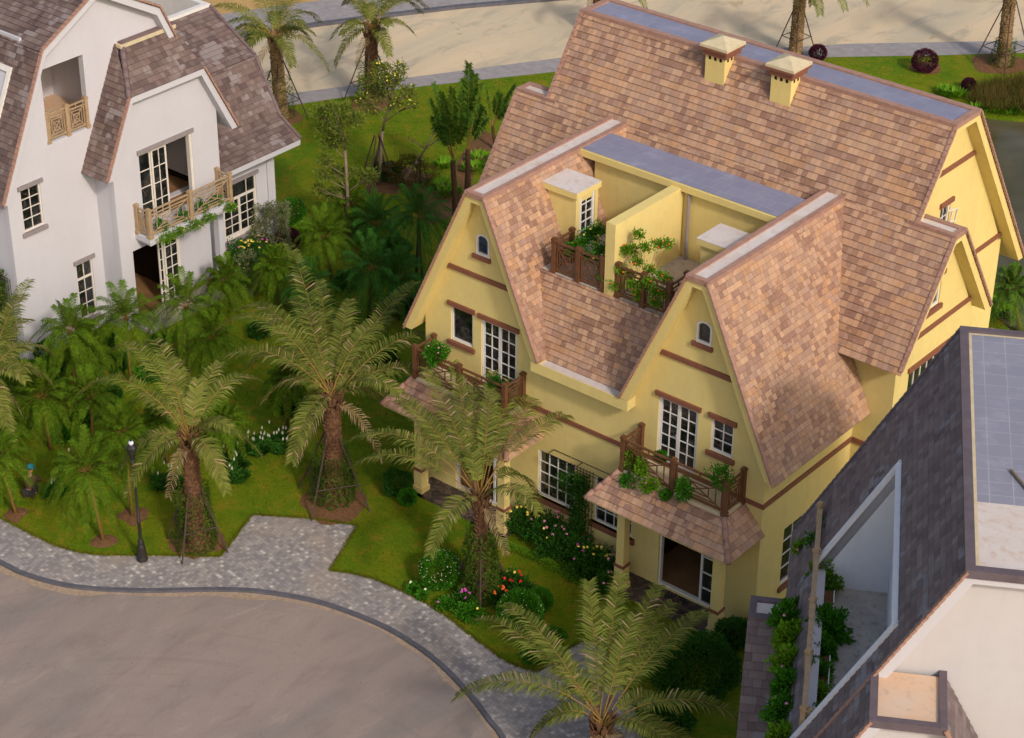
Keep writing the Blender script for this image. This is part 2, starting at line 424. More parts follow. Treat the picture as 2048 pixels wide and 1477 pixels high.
def mat_lawn():
    s = N('mown_lawn'); p = s.pos()
    a = s.noise(p, .35, 4, .6, .4); b = s.noise(p, 1.6, 5, .7); c = s.noise(p, 9, 4, .7); d = s.noise(p, 55, 3, .7)
    cc = s.mix(mapr(s, a, .35, .68, 0, 1), (.095, .195, .004), (.18, .215, .005))
    cc = s.mix(mapr(s, b, .5, .66, 0, .9), cc, (.28, .20, .015))
    cc = s.mix(mapr(s, b, .28, .45, .7, 0), cc, (.03, .10, .003))
    cc = s.mix(mapr(s, c, .45, .75, 0, .55), cc, (.04, .08, .005))
    cc = s.mix(mapr(s, d, .45, .8, 0, .6), cc, (.20, .23, .012))
    s.col(cc); s.rough(.95); s.spec(.1); s.bump(s.math('ADD', s.math('MULTIPLY', d, .6), c), 1.0, .06); return s.m
def mat_paver():
    s = N('grey_stone_pavers'); p = s.pos()
    mp = s.n("ShaderNodeMapping"); s.l(p, mp.inputs[0]); mp.inputs['Rotation'].default_value = (0, 0, radians(8))
    sp = s.n("ShaderNodeSeparateXYZ"); s.l(mp.outputs[0], sp.inputs[0])
    w = .125; v = s.math('DIVIDE', sp.outputs[1], w); row = s.math('FLOOR', v)
    u = s.math('ADD', s.math('DIVIDE', sp.outputs[0], w), s.math('MULTIPLY', row, .5)); col = s.math('FLOOR', u)
    cb = s.n("ShaderNodeCombineXYZ"); s.l(col, cb.inputs[0]); s.l(row, cb.inputs[1])
    wn_ = s.n("ShaderNodeTexWhiteNoise", noise_dimensions='2D'); s.l(cb.outputs[0], wn_.inputs['Vector']); r = wn_.outputs['Value']
    c = s.ramp(r, [(0, (.235, .21, .205)), (.3, (.285, .255, .245)), (.6, (.335, .30, .28)), (.84, (.385, .345, .315)), (.945, (.52, .48, .43))], 'CONSTANT')
    big = s.noise(p, .5, 4, .6)
    c = s.mix(mapr(s, big, .5, .7, 0, .65), c, (.42, .33, .255))
    b2 = s.noise(p, 1.7, 4, .7); c = s.mix(mapr(s, b2, .35, .6, .3, 0), c, (.19, .165, .165))
    fu = s.math('FRACT', u); fv = s.math('FRACT', v)
    e = s.math('MAXIMUM', s.math('LESS_THAN', fu, .10), s.math('LESS_THAN', fv, .10))
    c = s.mix(s.math('MULTIPLY', e, .5), c, (.13, .11, .10))
    s.col(c); s.rough(.85); s.spec(.25); s.bump(s.math('SUBTRACT', r, e), .3, .01); return s.m
def mat_road():
    s = N('worn_concrete_road'); p = s.pos()
    mp = s.n("ShaderNodeMapping"); s.l(p, mp.inputs[0]); mp.inputs['Rotation'].default_value = (0, 0, radians(-25)); mp.inputs['Scale'].default_value = (1, .35, 1)
    a = s.noise(mp.outputs[0], .28, 5, .6, 1.0); b = s.noise(mp.outputs[0], 1.2, 5, .65, .5); c = s.noise(p, 14, 5, .7); d = s.noise(p, .16, 3, .5)
    cc = s.mix(mapr(s, a, .42, .60, 0, 1), (.285, .22, .19), (.215, .18, .163))
    cc = s.mix(mapr(s, d, .45, .65, 0, .5), cc, (.33, .255, .205))
    cc = s.mix(mapr(s, b, .52, .68, 0, .6), cc, (.20, .155, .135))
    cc = s.mix(mapr(s, b, .25, .42, .4, 0), cc, (.44, .35, .29))
    cc = s.mix(mapr(s, c, .5, .8, 0, .3), cc, (.20, .15, .13))
    c0 = Z(150, 1900); vs = s.n("ShaderNodeVectorMath", operation='DISTANCE'); s.l(p, vs.inputs[0]); vs.inputs[1].default_value = (c0.x, c0.y, 0)
    rr = s.n("ShaderNodeTexNoise", noise_dimensions='1D'); s.l(vs.outputs['Value'], rr.inputs['W']); rr.inputs['Scale'].default_value = 2.4; rr.inputs['Detail'].default_value = 3
    ty = s.math('MULTIPLY', mapr(s, rr.outputs['Fac'], .56, .66, 0, .22), mapr(s, s.noise(p, .22, 3, .6), .42, .58, 0, 1)); cc = s.mix(ty, cc, (.17, .135, .12))
    gr = s.noise(p, 42, 3, .8); cc = s.mix(mapr(s, gr, .5, .75, 0, .35), cc, (.42, .34, .29))
    sc = s.noise(p, 1.1, 2, .5, 3.0); ln = s.math('LESS_THAN', s.math('ABSOLUTE', s.math('SUBTRACT', sc, .5)), .0035); cc = s.mix(s.math('MULTIPLY', ln, .35), cc, (.12, .09, .075))
    v = s.n("ShaderNodeTexVoronoi", feature='F1'); s.l(p, v.inputs['Vector']); v.inputs['Scale'].default_value = 1.6
    sp = s.math('LESS_THAN', v.outputs['Distance'], .035); cc = s.mix(s.math('MULTIPLY', sp, .55), cc, (.06, .045, .04))
    v2 = s.n("ShaderNodeTexVoronoi", feature='F1'); s.l(p, v2.inputs['Vector']); v2.inputs['Scale'].default_value = 2.3
    sp2 = s.math('LESS_THAN', v2.outputs['Distance'], .022); cc = s.mix(s.math('MULTIPLY', sp2, .6), cc, (.5, .4, .32))
    s.col(cc); s.rough(.85); s.spec(.25); s.bump(c, .15, .01); return s.m
def mat_sand():
    s = N('sandy_dirt'); p = s.pos()
    mp = s.n("ShaderNodeMapping"); s.l(p, mp.inputs[0]); mp.inputs['Rotation'].default_value = (0, 0, radians(-32)); mp.inputs['Scale'].default_value = (1, .3, 1)
    a = s.noise(mp.outputs[0], .2, 5, .6, 1.2); b = s.noise(mp.outputs[0], .9, 5, .65, .6); c = s.noise(p, 6, 5, .7)
    cc = s.mix(mapr(s, a, .4, .62, 0, 1), (.62, .48, .32), (.50, .42, .30))
    cc = s.mix(mapr(s, b, .52, .66, 0, .7), cc, (.36, .32, .25))
    w3 = s.noise(p, .35, 5, .7, 2.0); cc = s.mix(mapr(s, w3, .6, .68, 0, .6), cc, (.34, .25, .15))
    cc = s.mix(mapr(s, c, .5, .8, 0, .3), cc, (.48, .36, .22))
    s.col(cc); s.rough(.95); s.spec(.1); s.bump(c, .4, .03); return s.m
MT['lawn'] = mat_lawn(); MT['paver'] = mat_paver(); MT['road'] = mat_road(); MT['sand'] = mat_sand()
MT['kerb'] = simple('dark_kerb_stone', (.12, .115, .135), .7, .35, 3, .3, .3)
MT['kerb_top'] = simple('kerb_top_stone', (.21, .20, .215), .7, .3, 6, .3, .3)
MT['sandedge'] = simple('windblown_sand', (.42, .31, .22), .95, .4, 9, .4, .1)
MT['soil'] = simple('bare_soil', (.21, .105, .05), .95, .45, 8, .8, .1)
MT['orange_dirt'] = simple('orange_dirt', (.50, .32, .13), .95, .3, 1.2, .5, .1)
MT['far_pave'] = simple('far_pale_paving', (.33, .30, .30), .9, .3, 2.5, .2, .2)

def offs(poly, d):
    out = []
    for i, p in enumerate(poly):
        a = V((*poly[max(0, i-1)], 0)); b = V((*poly[min(len(poly)-1, i+1)], 0)); t = (b-a).normalized(); out.append((p[0]-t.y*d, p[1]+t.x*d))
    return out
def smooth(pl, n=5):
    out = []
    for i in range(len(pl)-1):
        p0, p1, p2, p3 = [V((*pl[max(0, min(len(pl)-1, i+k))], 0)) for k in (-1, 0, 1, 2)]
        for j in range(n):
            t = j/n; out.append(tuple((.5*((2*p1)+(p2-p0)*t+(2*p0-5*p1+4*p2-p3)*t*t+(3*p1-p0-3*p2+p3)*t**3))[:2]))
    out.append(pl[-1]); return out
big = [(-240, -120), (140, -120), (140, 260), (-240, 260)]
sheet('ground', big, -.13, MT['sand'])
lawn_front = [(-700, 640), (-400, 870), (-200, 1020), (0, 1126), (60, 1153), (130, 1171), (200, 1179), (300, 1182), (440, 1180), (520, 1184), (620, 1201), (700, 1226), (780, 1261), (850, 1306), (900, 1350), (945, 1400), (975, 1440), (1003, 1477), (1040, 1560), (1080, 1720)]
shore = [(2400, 300), (2200, 268), (2048, 240), (2000, 236), (1972, 232), (1955, 250), (1950, 300), (1960, 480), (2000, 640), (2060, 700), (2200, 900)]
pv_far = [(-500, 430), (0, 310), (300, 250), (565, 190), (800, 158), (1120, 116), (1550, 97), (1700, 88), (2048, 82), (2500, 84)]
kerb_in = zs(lawn_front); kc = smooth(kerb_in, 6); ki = offs(kc, .13); ko = offs(kc, -.02)
lp = kc + zs([(1400, 1900), (2600, 1750), (2700, 1000)]) + zs(shore[::-1]) + zs(pv_far[::-1])
sheet('lawn', lp, 0.0, MT['lawn'], .3)
# near road and far paving
sheet('road', zs([(-1200, 500)] + lawn_front[:-1] + [(1060, 2100), (-2500, 2300), (-2500, 900)], -.075), -.075, MT['road'])
mb = MB()
run = 0
for i in range(len(kc)-1):
    mb.face([(*ko[i], .014), (*ko[i+1], .012), (*ki[i+1], .012), (*ki[i], .012)]); mb.face([(*ko[i], -.14), (*ko[i+1], -.14), (*ko[i+1], .012), (*ko[i], .012)])
    if i % 3 == 0:
        pass
mb.build('kerb', [MT['kerb'], MT['kerb_top']], None, kind='structure')
m = MB(); so_ = offs(kc, -.02)
for i in range(len(so_)-1):
    w0 = .10+.30*max(0, noise.noise(V((*so_[i], 0))*.8)+.25); w1 = .10+.30*max(0, noise.noise(V((*so_[i+1], 0))*.8)+.25)
    a_, b_ = V((*so_[i], 0)), V((*so_[i+1], 0)); t_ = (b_-a_).normalized(); n_ = V((t_.y, -t_.x, 0)); zz = V((0, 0, -.071)); m.face([a_+zz, a_+n_*w0+zz, b_+n_*w1+zz, b_+zz])
m.build('sand_edge', MT['sandedge'], None, kind='structure')
walk_in = [(-700, 560), (-400, 790), (-200, 935), (0, 1036), (60, 1068), (110, 1092), (160, 1106), (200, 1111), (345, 1112), (440, 1114), (505, 1030), (612, 1037), (716, 1052), (660, 1142), (700, 1147), (745, 1158), (800, 1181), (850, 1206), (900, 1238), (950, 1278), (1000, 1315), (1030, 1332), (1075, 1345), (1110, 1322), (1140, 1296), (1165, 1283), (1188, 1285), (1212, 1303), (1228, 1330), (1250, 1380), (1290, 1440), (1300, 1477), (1330, 1700)]
sheet('sidewalk', [tuple(p) for p in offs(kc, .12)] + zs(walk_in[::-1]), .006, MT['paver'])
far_in = [(-500, 460), (0, 350), (300, 268), (570, 213), (800, 178), (1110, 144), (1400, 127), (1653, 115), (1880, 111), (2048, 106), (2500, 112)]
sheet('far_sidewalk', zs(far_in) + zs(pv_far[::-1]), .005, MT['far_pave'])
farkerb = [(-200, 110), (400, 92), (500, 74), (630, 55), (774, 36), (926, 18), (1120, 2), (1350, -12), (1700, -30)]
a = zs(farkerb, -.13); b = offs(a, .3); mb = MB()
for i in range(len(a)-1):
    mb.face([(*a[i], .02), (*a[i+1], .02), (*b[i+1], .02), (*b[i], .02)]); mb.face([(*a[i], -.13), (*a[i+1], -.13), (*a[i+1], .02), (*a[i], .02)])
mb.build('far_kerb', MT['kerb'], None, kind='structure')
c2 = offs(a, 3.1)
sheet('far_path', b + c2[::-1], -.02, MT['far_pave'])
sheet('dirt_lot', c2 + offs(a, 15)[::-1], -.1, MT['orange_dirt'])
# grass blades over the visible lawn
def inpoly(x, y, pl):
    c = False; j = len(pl)-1
    for i in range(len(pl)):
        if (pl[i][1] > y) != (pl[j][1] > y) and x < (pl[j][0]-pl[i][0])*(y-pl[i][1])/(pl[j][1]-pl[i][1])+pl[i][0]: c = not c
        j = i
    return c
gp = zs([(0, 1036)] + walk_in[3:]) ; gp = gp[:-1] + zs([(1500, 1290), (1240, 1190), (1000, 1075), (830, 985), (800, 660), (930, 420), (980, 240), (1110, 146), (570, 214), (600, 280), (545, 500), (330, 640), (52, 700), (0, 700)])
xs = [p[0] for p in gp]; ys = [p[1] for p in gp]; gm = MB(); k_ = 0
while k_ < 110000:
    x, y = rnd.uniform(min(xs), max(xs)), rnd.uniform(min(ys), max(ys)); k_ += 1
    if not inpoly(x, y, gp): continue
    h_ = rnd.uniform(.035, .085)*(1+.8*noise.noise(V((x*.8, y*.8, 0)))); a_ = rnd.random()*6.28; w_ = .012; dx, dy = cos(a_)*w_, sin(a_)*w_
    i_ = len(gm.v); gm.v += [(x-dx, y-dy, 0), (x+dx, y+dy, 0), (x+rnd.uniform(-.04, .04), y+rnd.uniform(-.04, .04), h_)]; gm.f.append((i_, i_+1, i_+2)); gm.uv.append([(0, 0)]*3); gm.mi.append(0)
gm.build('grass', leafmat('grass_blades', (.09, .15, .004), (.20, .19, .008), (.04, .09, .003), trans=.2, scale=.6), None, kind='stuff', label='short mown grass on the lawn', cat='grass')
em = MB(); we = [V((*p, 0)) for p in zs([(0, 1036)] + walk_in[3:])]
for i in range(len(we)-1):
    a, b = we[i], we[i+1]
    for _ in range(int((b-a).length*260)):
        p = a.lerp(b, rnd.random())+V((rnd.gauss(0, .035), rnd.gauss(0, .035), .004)); h_ = rnd.uniform(.04, .10); a_ = rnd.random()*6.28; em.face([p-V((cos(a_)*.012, sin(a_)*.012, 0)), p+V((cos(a_)*.012, sin(a_)*.012, 0)), p+V((rnd.uniform(-.06, .06), rnd.uniform(-.06, .06), h_))])
em.build('grass', leafmat('edge_grass_blades', (.09, .16, .005), (.20, .20, .010), (.16, .11, .02), trans=.2, scale=.6), None, kind='stuff', label='ragged grass fringe along the paving edge', cat='grass')
# lake
s = N('lake_water'); p = s.pos(); n1 = s.noise(p, .25, 4, .6, .6)
s.col(s.mix(mapr(s, n1, .4, .62, 0, 1), (.06, .05, .012), (.095, .08, .045))); s.rough(.15); s.spec(.22); s.bump(s.noise(p, 1.2, 3, .6), .04, .05)
MT['water'] = s.m
lk = zs([(1900, 200), (1972, 225), (2048, 236), (2200, 262), (2500, 310), (3300, 700), (2600, 1100), (2000, 780), (1900, 560)], -.12)
sheet('lake', lk, -.12, MT['water'])
# bare soil patches in the lawn
def soil_patch(u, v, r, ry=None, name='soil_ring', z=.012, mat='soil'):
    c = Z(u, v); mb = MB(); n = 22; k0 = rnd.random()*99
    pts = []
    for i in range(n):
        t = 2*pi*i/n; rr = r*(1+.22*noise.noise(V((cos(t)*1.5, sin(t)*1.5, k0)))*2)
        pts.append((c.x+rr*cos(t), c.y+rr*sin(t)*(ry or 1), .004))
    for i in range(n):
        a, b = V(pts[i]), V(pts[(i+1) % n]); m = V((c.x, c.y, z+.05)); ma = m.lerp(a, .6)+V((0, 0, .01)); mb_ = m.lerp(b, .6)+V((0, 0, .01))
        mb.face([a, b, mb_, ma]); mb.face([ma, mb_, m])
    mb.build(name, MT[mat], None, kind='structure')
for u, v, r in ((207, 1083, .42), (265, 1033, .5), (30, 1030, .42), (395, 1083, .88), (665, 1008, 1.05), (1850, 136, .7), (2000, 128, 1.2), (560, 232, 1.0), (740, 205, .9), (800, 350, .9), (845, 372, 1.0), (765, 372, .8)):
    soil_patch(u, v, r)
bank = zs([(930, 300), (965, 262), (990, 285), (980, 330), (950, 345), (935, 400), (890, 440), (845, 445), (840, 400), (885, 385), (905, 340)])
sheet('bare_bank', smooth(bank, 4), .010, MT['soil'])

# ================================================================== YELLOW HOUSE
YH = empty('villa', (0, 0, 0), label='large yellow semi-detached villa with brown tiled roofs, two front gables and a rooftop terrace', cat='house')
xg, sw, zr, yf, xo, zo, xi, zi = 4.01, .334, 11.23, -.42, 6.92, 5.73, 1.54, 6.47
ym1, ym2, zm, xm = 8.22, 9.61, 13.69, 6.82
ye, ze, xw, yw1, yw2, zw, ywb, zwb, yb2, zb2 = 4.15, 7.73, 8.07, 6.51, 7.11, 11.18, 9.47, 7.70, 14.09, 7.09
T = .25
KG = (zr-zo)/(xo-xg-sw); KM = (zm-ze)/(ym1-ye)
Y = MT['yellow']
walls = MB()
FP = frame((0, 0, 0), (1, 0, 0), (0, 0, 1), (0, -1, 0))
def arch(u0, u1, v0, v1, r=.16, n=8):
    return [(u0, v0), (u1, v0), (u1, v1-r)] + [((u0+u1)/2+(u1-u0)/2*cos(pi*k/n), v1-r+r*sin(pi*k/n)) for k in range(1, n)] + [(u0, v1-r)]
top = lambda x: zr - KG*(abs(abs(x)-xg)-sw) - .2
outer = [(-6.42, 0), (6.42, 0), (6.42, top(6.42)), (xg+sw+.05, zr-.12), (xg-sw-.05, zr-.12), (1.75, 6.35), (-1.75, 6.35), (-xg+sw+.05, zr-.12), (-xg-sw-.05, zr-.12), (-6.42, top(6.42))]
RD = (2.63, 4.03, 4.55, 6.82); RW = (4.49, 5.26, 5.70, 6.82); RA = (3.80, 4.32, 9.06, 9.78)
LD = (-4.13, -2.70, 4.55, 6.90); LW = (-5.36, -4.46, 5.68, 6.92); LA = (-4.32, -3.80, 9.06, 9.78)
GA = (-1.80, -.33, 1.40, 3.10); GB = (.42, 1.88, 1.40, 3.08); GD = (2.90, 4.95, .16, 3.0); GD2 = (-5.2, -3.1, .16, 3.0)
holes = [rect(*q) for q in (RD, RW, LD, LW, GA, GB, GD, GD2)] + [arch(*RA), arch(*LA)]
wall(walls, FP, outer, holes, thick=.24)
# side walls of the front block, main block and wings
for sx in (1, -1):
    SP = frame((sx*6.42, 0, 0), (0, 1, 0), (0, 0, 1), (sx, 0, 0))
    wall(walls, SP, rect(.2401, 4.739, 0, 6.8), [rect(1.3, 3.5, 1.0, 3.1)] if sx > 0 else [], thick=.24)
    WP = frame((sx*7.65, 4.74, 0), (0, 1, 0), (0, 0, 1), (sx, 0, 0))
    wall(walls, WP, [(0.2401, 0), (4.109, 0), (4.109, 8.05), (yw2-4.74+.04, zw-.14), (yw1-4.74-.04, zw-.14), (.2401, ze+.55)], [rect(1.15, 2.15, 8.75, 9.75), rect(.8, 3.2, 4.9, 7.0)] if sx > 0 else [], thick=.24)
    walls.box(min(sx*6.2, sx*7.65), max(sx*6.2, sx*7.65), 4.74, 4.98, 0, ze+.25)
    walls.box(min(sx*6.38, sx*7.64), max(sx*6.38, sx*7.65), 8.85, 9.09, 0, 8.02)
    MP = frame((sx*6.40, 4.9, 0), (0, 1, 0), (0, 0, 1), (sx, 0, 0))
    wall(walls, MP, [(.2, 0), (8.029, 0), (8.029, 8.2), (ym2-4.9+.05, zm-.14), (ym1-4.9-.05, zm-.14), (.2, ze+.9)], [rect(3.85, 4.45, 9.85, 10.75)] if sx > 0 else [], thick=.24)
walls.box(-6.40, 6.40, 12.93, 13.16, 0, 8.0)
wl = walls.build('wall', Y, YH)
# floor plates and dark rooms behind the openings
for zz_ in ((4.25, 4.5), (.05, .15)):
    it = MB(); it.box(-6.15, 6.15, .3, 12.9, *zz_); it.build('interior_floor', MT['int_floor'], YH)
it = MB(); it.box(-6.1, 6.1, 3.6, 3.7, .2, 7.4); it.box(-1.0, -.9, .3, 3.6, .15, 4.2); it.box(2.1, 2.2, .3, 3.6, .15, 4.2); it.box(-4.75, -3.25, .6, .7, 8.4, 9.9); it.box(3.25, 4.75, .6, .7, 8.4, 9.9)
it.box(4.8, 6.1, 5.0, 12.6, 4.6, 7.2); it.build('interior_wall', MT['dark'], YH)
# bands
def bandbox(*q, parent=None, mat='trim'):
    m = MB(); m.box(*q); m.build('band', MT[mat], parent or YH)
def xat(z): return (zr-z)/KG+sw
bandbox(-6.47, 6.472, -.05, .02, 4.5, 4.64); bandbox(6.40, 6.47, .0201, 4.70, 4.5, 4.66); bandbox(-6.47, -6.40, .0201, 4.7, 4.5, 4.66); bandbox(6.471, 7.70, 4.69, 4.76, 4.5, 4.66)
for cx in (xg, -xg):
    w_ = xat(8.25)-.22; bandbox(cx-w_, cx+w_, -.055, .02, 8.22, 8.38)
bandbox(7.63, 7.70, 5.55, 8.85, 8.02, 8.18); bandbox(6.38, 6.45, 7.6, 10.62, 11.9, 12.06); bandbox(6.38, 6.45, 8.6, 13.13, 8.14, 8.30)
# windows and doors
window(YH, FP, *RD, cols=2, rows=5, leaves=2, sill=False, name='balcony_door', handle=True, fw=.05)
window(YH, FP, *LD, cols=2, rows=5, leaves=2, sill=False, name='balcony_door', handle=True, fw=.05)
window(YH, FP, *RW, cols=2, rows=3)
window(YH, FP, *LW, cols=1, rows=1, label='open window without glazing bars')
window(YH, FP, *GA, cols=4, rows=4, lintel=False); window(YH, FP, *GB, cols=4, rows=4, lintel=False)
def arched(q, glass):
    u0, u1, v0, v1 = q; w = MB(); a = arch(*q); b = arch(u0+.06, u1-.06, v0+.08, v1-.05)
    for i in range(len(a)):
        j = (i+1) % len(a); A_, B_, C_, D_ = a[i], a[j], b[j], b[i]
        w.ext([FP(*A_, .02), FP(*B_, .02), FP(*C_, .02), FP(*D_, .02)], (0, .09, 0))
    o = w.build('arched_window', MT['white'], YH); g = MB(); g.face([FP(x, z, -.04) for x, z in b]); g.build('pane', MT[glass], o)
    m = MB(); pbox(m, FP, u0-.12, u1+.06, v0-.14, v0, -.02, .085); m.build('sill', MT['trim'], o)
arched(RA, 'glass'); arched(LA, 'glass_blue')
def sliding(q, P, name='patio_door', parent=YH):
    u0, u1, v0, v1 = q; w = MB()
    for a_, b_, c_, d_ in ((u0, u0+.07, v0, v1), (u1-.07, u1, v0, v1), (u0+.07, u1-.07, v0, v0+.07), (u0+.07, u1-.07, v1-.07, v1)): pbox(w, P, a_, b_, c_, d_, -.18, -.06)
    s0 = u1-.07-(u1-u0)*.24; pbox(w, P, s0, s0+.08, v0+.07, v1-.07, -.16, -.08)
    for k in range(1, 5): z_ = v0+(v1-v0)*k/5; pbox(w, P, s0+.08, u1-.07, z_-.025, z_+.025, -.14, -.1)
    o = w.build(name, MT['white'], parent); g = MB(); g.face([P(s0+.08, v0+.07, -.12), P(u1-.07, v0+.07, -.12), P(u1-.07, v1-.07, -.12), P(s0+.08, v1-.07, -.12)]); g.build('pane', MT['glass'], o); return o
sliding(GD, FP); sliding(GD2, FP)
sm = MB()
for q in (GA, GB): pbox(sm, FP, q[0]-.12, q[1]+.12, q[2]-.20, q[2], -.02, .09)
sm.build('sill_band', MT['trim'], YH)
SPx = frame((6.42, 0, 0), (0, 1, 0), (0, 0, 1), (1, 0, 0)); window(YH, SPx, 1.3, 3.5, 1.0, 3.1, cols=4, rows=4, lintel=False)
WPx = frame((7.65, 4.74, 0), (0, 1, 0), (0, 0, 1), (1, 0, 0)); window(YH, WPx, 1.15, 2.15, 8.75, 9.75, cols=2, rows=1); window(YH, WPx, .8, 3.2, 4.9, 7.0, cols=6, rows=1)
MPx = frame((6.40, 4.9, 0), (0, 1, 0), (0, 0, 1), (1, 0, 0)); window(YH, MPx, 3.85, 4.45, 9.85, 10.75, cols=2, rows=2, sill=False)
# casement left ajar
w = MB(); cp = frame((6.50, 8.80, 9.85), (.10, .42, -.02), (.10, .0, .98), (.95, -.2, 0)); 
for a_ in (0, .5, 1): pbox(w, cp, a_-.025, a_+.025, 0, .86, 0, .04)
for a_ in (0, .43, .86): pbox(w, cp, .03, .97, a_-.02, a_+.02, 0.003, .037)
w.build('open_casement', MT['white'], YH)

# roofs: yellow under-slabs
rb = MB()
def gable_u(cx, out):           # out: +1 outer slope to +x, inner slope to -x
    dx = T*sqrt(1+KG*KG)/KG; O = out
    xoo = cx + O*(xo-xg); xii = cx - O*(xg-xi)
    pts = [(xoo, zo), (cx+O*sw, zr), (cx-O*sw, zr), (xii, zi), (xii+O*dx, zi), (cx-O*(sw+T/KG-dx), zr-T), (cx+O*(sw+T/KG-dx), zr-T), (xoo-O*dx, zo)]
    rb.ext([(x, yf, z) for x, z in pts], (0, 4.74-yf-.012, 0))
    zc = 8.35; xc_ = (zr-zc)/KG + sw
    pts = [(cx+O*xc_, zc), (cx+O*sw, zr), (cx-O*sw, zr), (cx-O*xc_, zc), (cx-O*xc_+O*dx, zc), (cx-O*(sw+T/KG-dx), zr-T), (cx+O*(sw+T/KG-dx), zr-T), (cx+O*xc_-O*dx, zc)]
    rb.ext([(x, 4.728, z-.003) for x, z in pts], (0, 2.5, 0))
gable_u(xg, 1); gable_u(-xg, -1)
def main_u(x0, x1, pr, e=0.0):
    (ya, za), (yb_, zb_), (yc, zc), (yd, zd) = pr; dy = T*sqrt(1+KM*KM)/KM
    pts = [(ya, za), (yb_, zb_), (yc, zc), (yd, zd), (yd-dy, zd), (yc+T/KM-dy+0, zc-T), (yb_-T/KM+dy, zb_-T), (ya+dy, za)]
    rb.ext([(x0, y+e, z-e) for y, z in pts], (x1-x0, 0, 0))
main_u(-xm, xm, ((ye, ze), (ym1, zm), (ym2, zm), (yb2, zb2)))
for sx in (1, -1):
    main_u(min(sx*6.6, sx*xw), max(sx*6.6, sx*xw), ((ye, ze), (yw1, zw), (yw2, zw), (ywb, zwb)), .003)
rb.build('roof_edge', Y, YH)
# tile courses
rt_ = MB()
def gab_tiles(cx, O):
    P = slopeP((cx+O*(xo-xg), 0, zo), (0, 1, 0), (-O*(xo-xg-sw), 0, zr-zo)); L = sqrt((xo-xg-sw)**2+(zr-zo)**2); k = L/(zr-zo)
    yv = lambda z: ym1-(zm-z)/KM
    def conv(pl): return [(y, (z-zo)*k) for y, z in pl]
    z1 = zm-(ym1-4.72)*KM
    courses(rt_, P, conv([(yf-.05, zo-.05), (4.72, zo-.05), (4.72, z1), (yv(zr)+.1, zr), (yf-.05, zr)]), uo=cx*3, h=.18)
    P2 = slopeP((cx-O*(xg-xi), 0, zi), (0, 1, 0), (O*(xg-xi-sw), 0, zr-zi)); L2 = sqrt((xg-xi-sw)**2+(zr-zi)**2); k2 = L2/(zr-zi)
    courses(rt_, P2, [(yf-.05, 0), (5.0, 0), (5.3, (8.9-zi)*k2), (yv(zr)+.1, L2), (yf-.05, L2)], uo=cx*3+50, h=.18)
gab_tiles(xg, 1); gab_tiles(-xg, -1)
PM = slopeP((0, ye, ze), (1, 0, 0), (0, ym1-ye, zm-ze)); LM = sqrt((ym1-ye)**2+(zm-ze)**2); kM = LM/(zm-ze)
vw = (zw-ze)*kM
courses(rt_, PM, rect(-xw-.05, xw+.05, -.05, vw), v0=-.05)
courses(rt_, PM, rect(-xm-.05, xm+.05, vw, LM), v0=-.05+.215*math.floor((vw+.05)/.215))
PB = slopeP((0, yb2, zb2), (1, 0, 0), (0, ym2-yb2, zm-zb2)); courses(rt_, PB, rect(-xm-.05, xm+.05, 0, sqrt((yb2-ym2)**2+(zm-zb2)**2)), uo=33)
PWb = slopeP((0, ywb, zwb), (1, 0, 0), (0, yw2-ywb, zw-zwb)); Lw = sqrt((ywb-yw2)**2+(zw-zwb)**2)
for sx in (1, -1): courses(rt_, PWb, rect(min(sx*6.5, sx*(xw+.05)), max(sx*6.5, sx*(xw+.05)), 0, Lw), uo=66)
# small slope below the terrace
zl, yl, zt, yt = 6.62, .35, 8.80, .95
PT_ = slopeP((0, yl, zl), (1, 0, 0), (0, yt-yl, zt-zl)); LT = sqrt((yt-yl)**2+(zt-zl)**2)
rt_.ext([(-2.9, yl+.02, zl-.02), (2.9, yl+.02, zl-.02), (2.9, yt+.02, zt-.02), (-2.9, yt+.02, zt-.02)], (0, .25, 0))
PT2 = slopeP((0, -.02, 6.42), (1, 0, 0), (0, .92, 2.38)); courses(rt_, PT2, [(-1.75, 0), (1.75, 0), (2.75, sqrt(.92**2+2.38**2)), (-2.75, sqrt(.92**2+2.38**2))], uo=12, h=.19)
roof = rt_.build('roof', MT['tile'], YH)
# white gutter ledge between the gables
g = MB(); g.box(-1.499, 1.499, -.3999, 1.0, 6.16, 6.42); g.build('gutter_ledge', [MT['conc_light']], YH)
g = MB(); g.box(-1.82, 1.82, -.425, -.4, 6.10, 6.45); g.box(1.50, 1.80, -.3999, -.002, 6.10, 6.449); g.box(-1.80, -1.50, -.3999, -.002, 6.10, 6.449); g.build('gutter_fascia', Y, YH)
# flat strips and ridge caps
def flat_top(name, x0, x1, y0, y1, z, mat, w=.17, long='x'):
    m = MB(); m.cur = 0; zz = z+.05
    m.face([(x0+w, y0+w, zz), (x1-w, y0+w, zz), (x1-w, y1-w, zz), (x0+w, y1-w, zz)], [(x0+w, y0+w), (x1-w, y0+w), (x1-w, y1-w), (x0+w, y1-w)])
    o = m.build(name, MT[mat], YH)
    c = MB(); c.box(x0-.05, x1+.05, y0-.05, y0+w, z-.06, z+.10); c.box(x0-.05, x1+.05, y1-w, y1+.05, z-.06, z+.10)
    c.box(x0-.048, x0+w, y0+w, y1-w, z-.06, z+.098); c.box(x1-w, x1+.048, y0+w, y1-w, z-.06, z+.098); c.build('ridge_cap', MT['cap'], o)
    return o
flat_top('flat_roof', -xm, xm, ym1, ym2, zm, 'flat')
for sx in (1, -1):
    flat_top('flat_roof', min(sx*6.55, sx*xw), max(sx*6.55, sx*xw), yw1, yw2, zw, 'conc_light', .13)
    flat_top('flat_roof', sx*xg-sw, sx*xg+sw, yf, 6.95, zr, 'conc_light', .12)
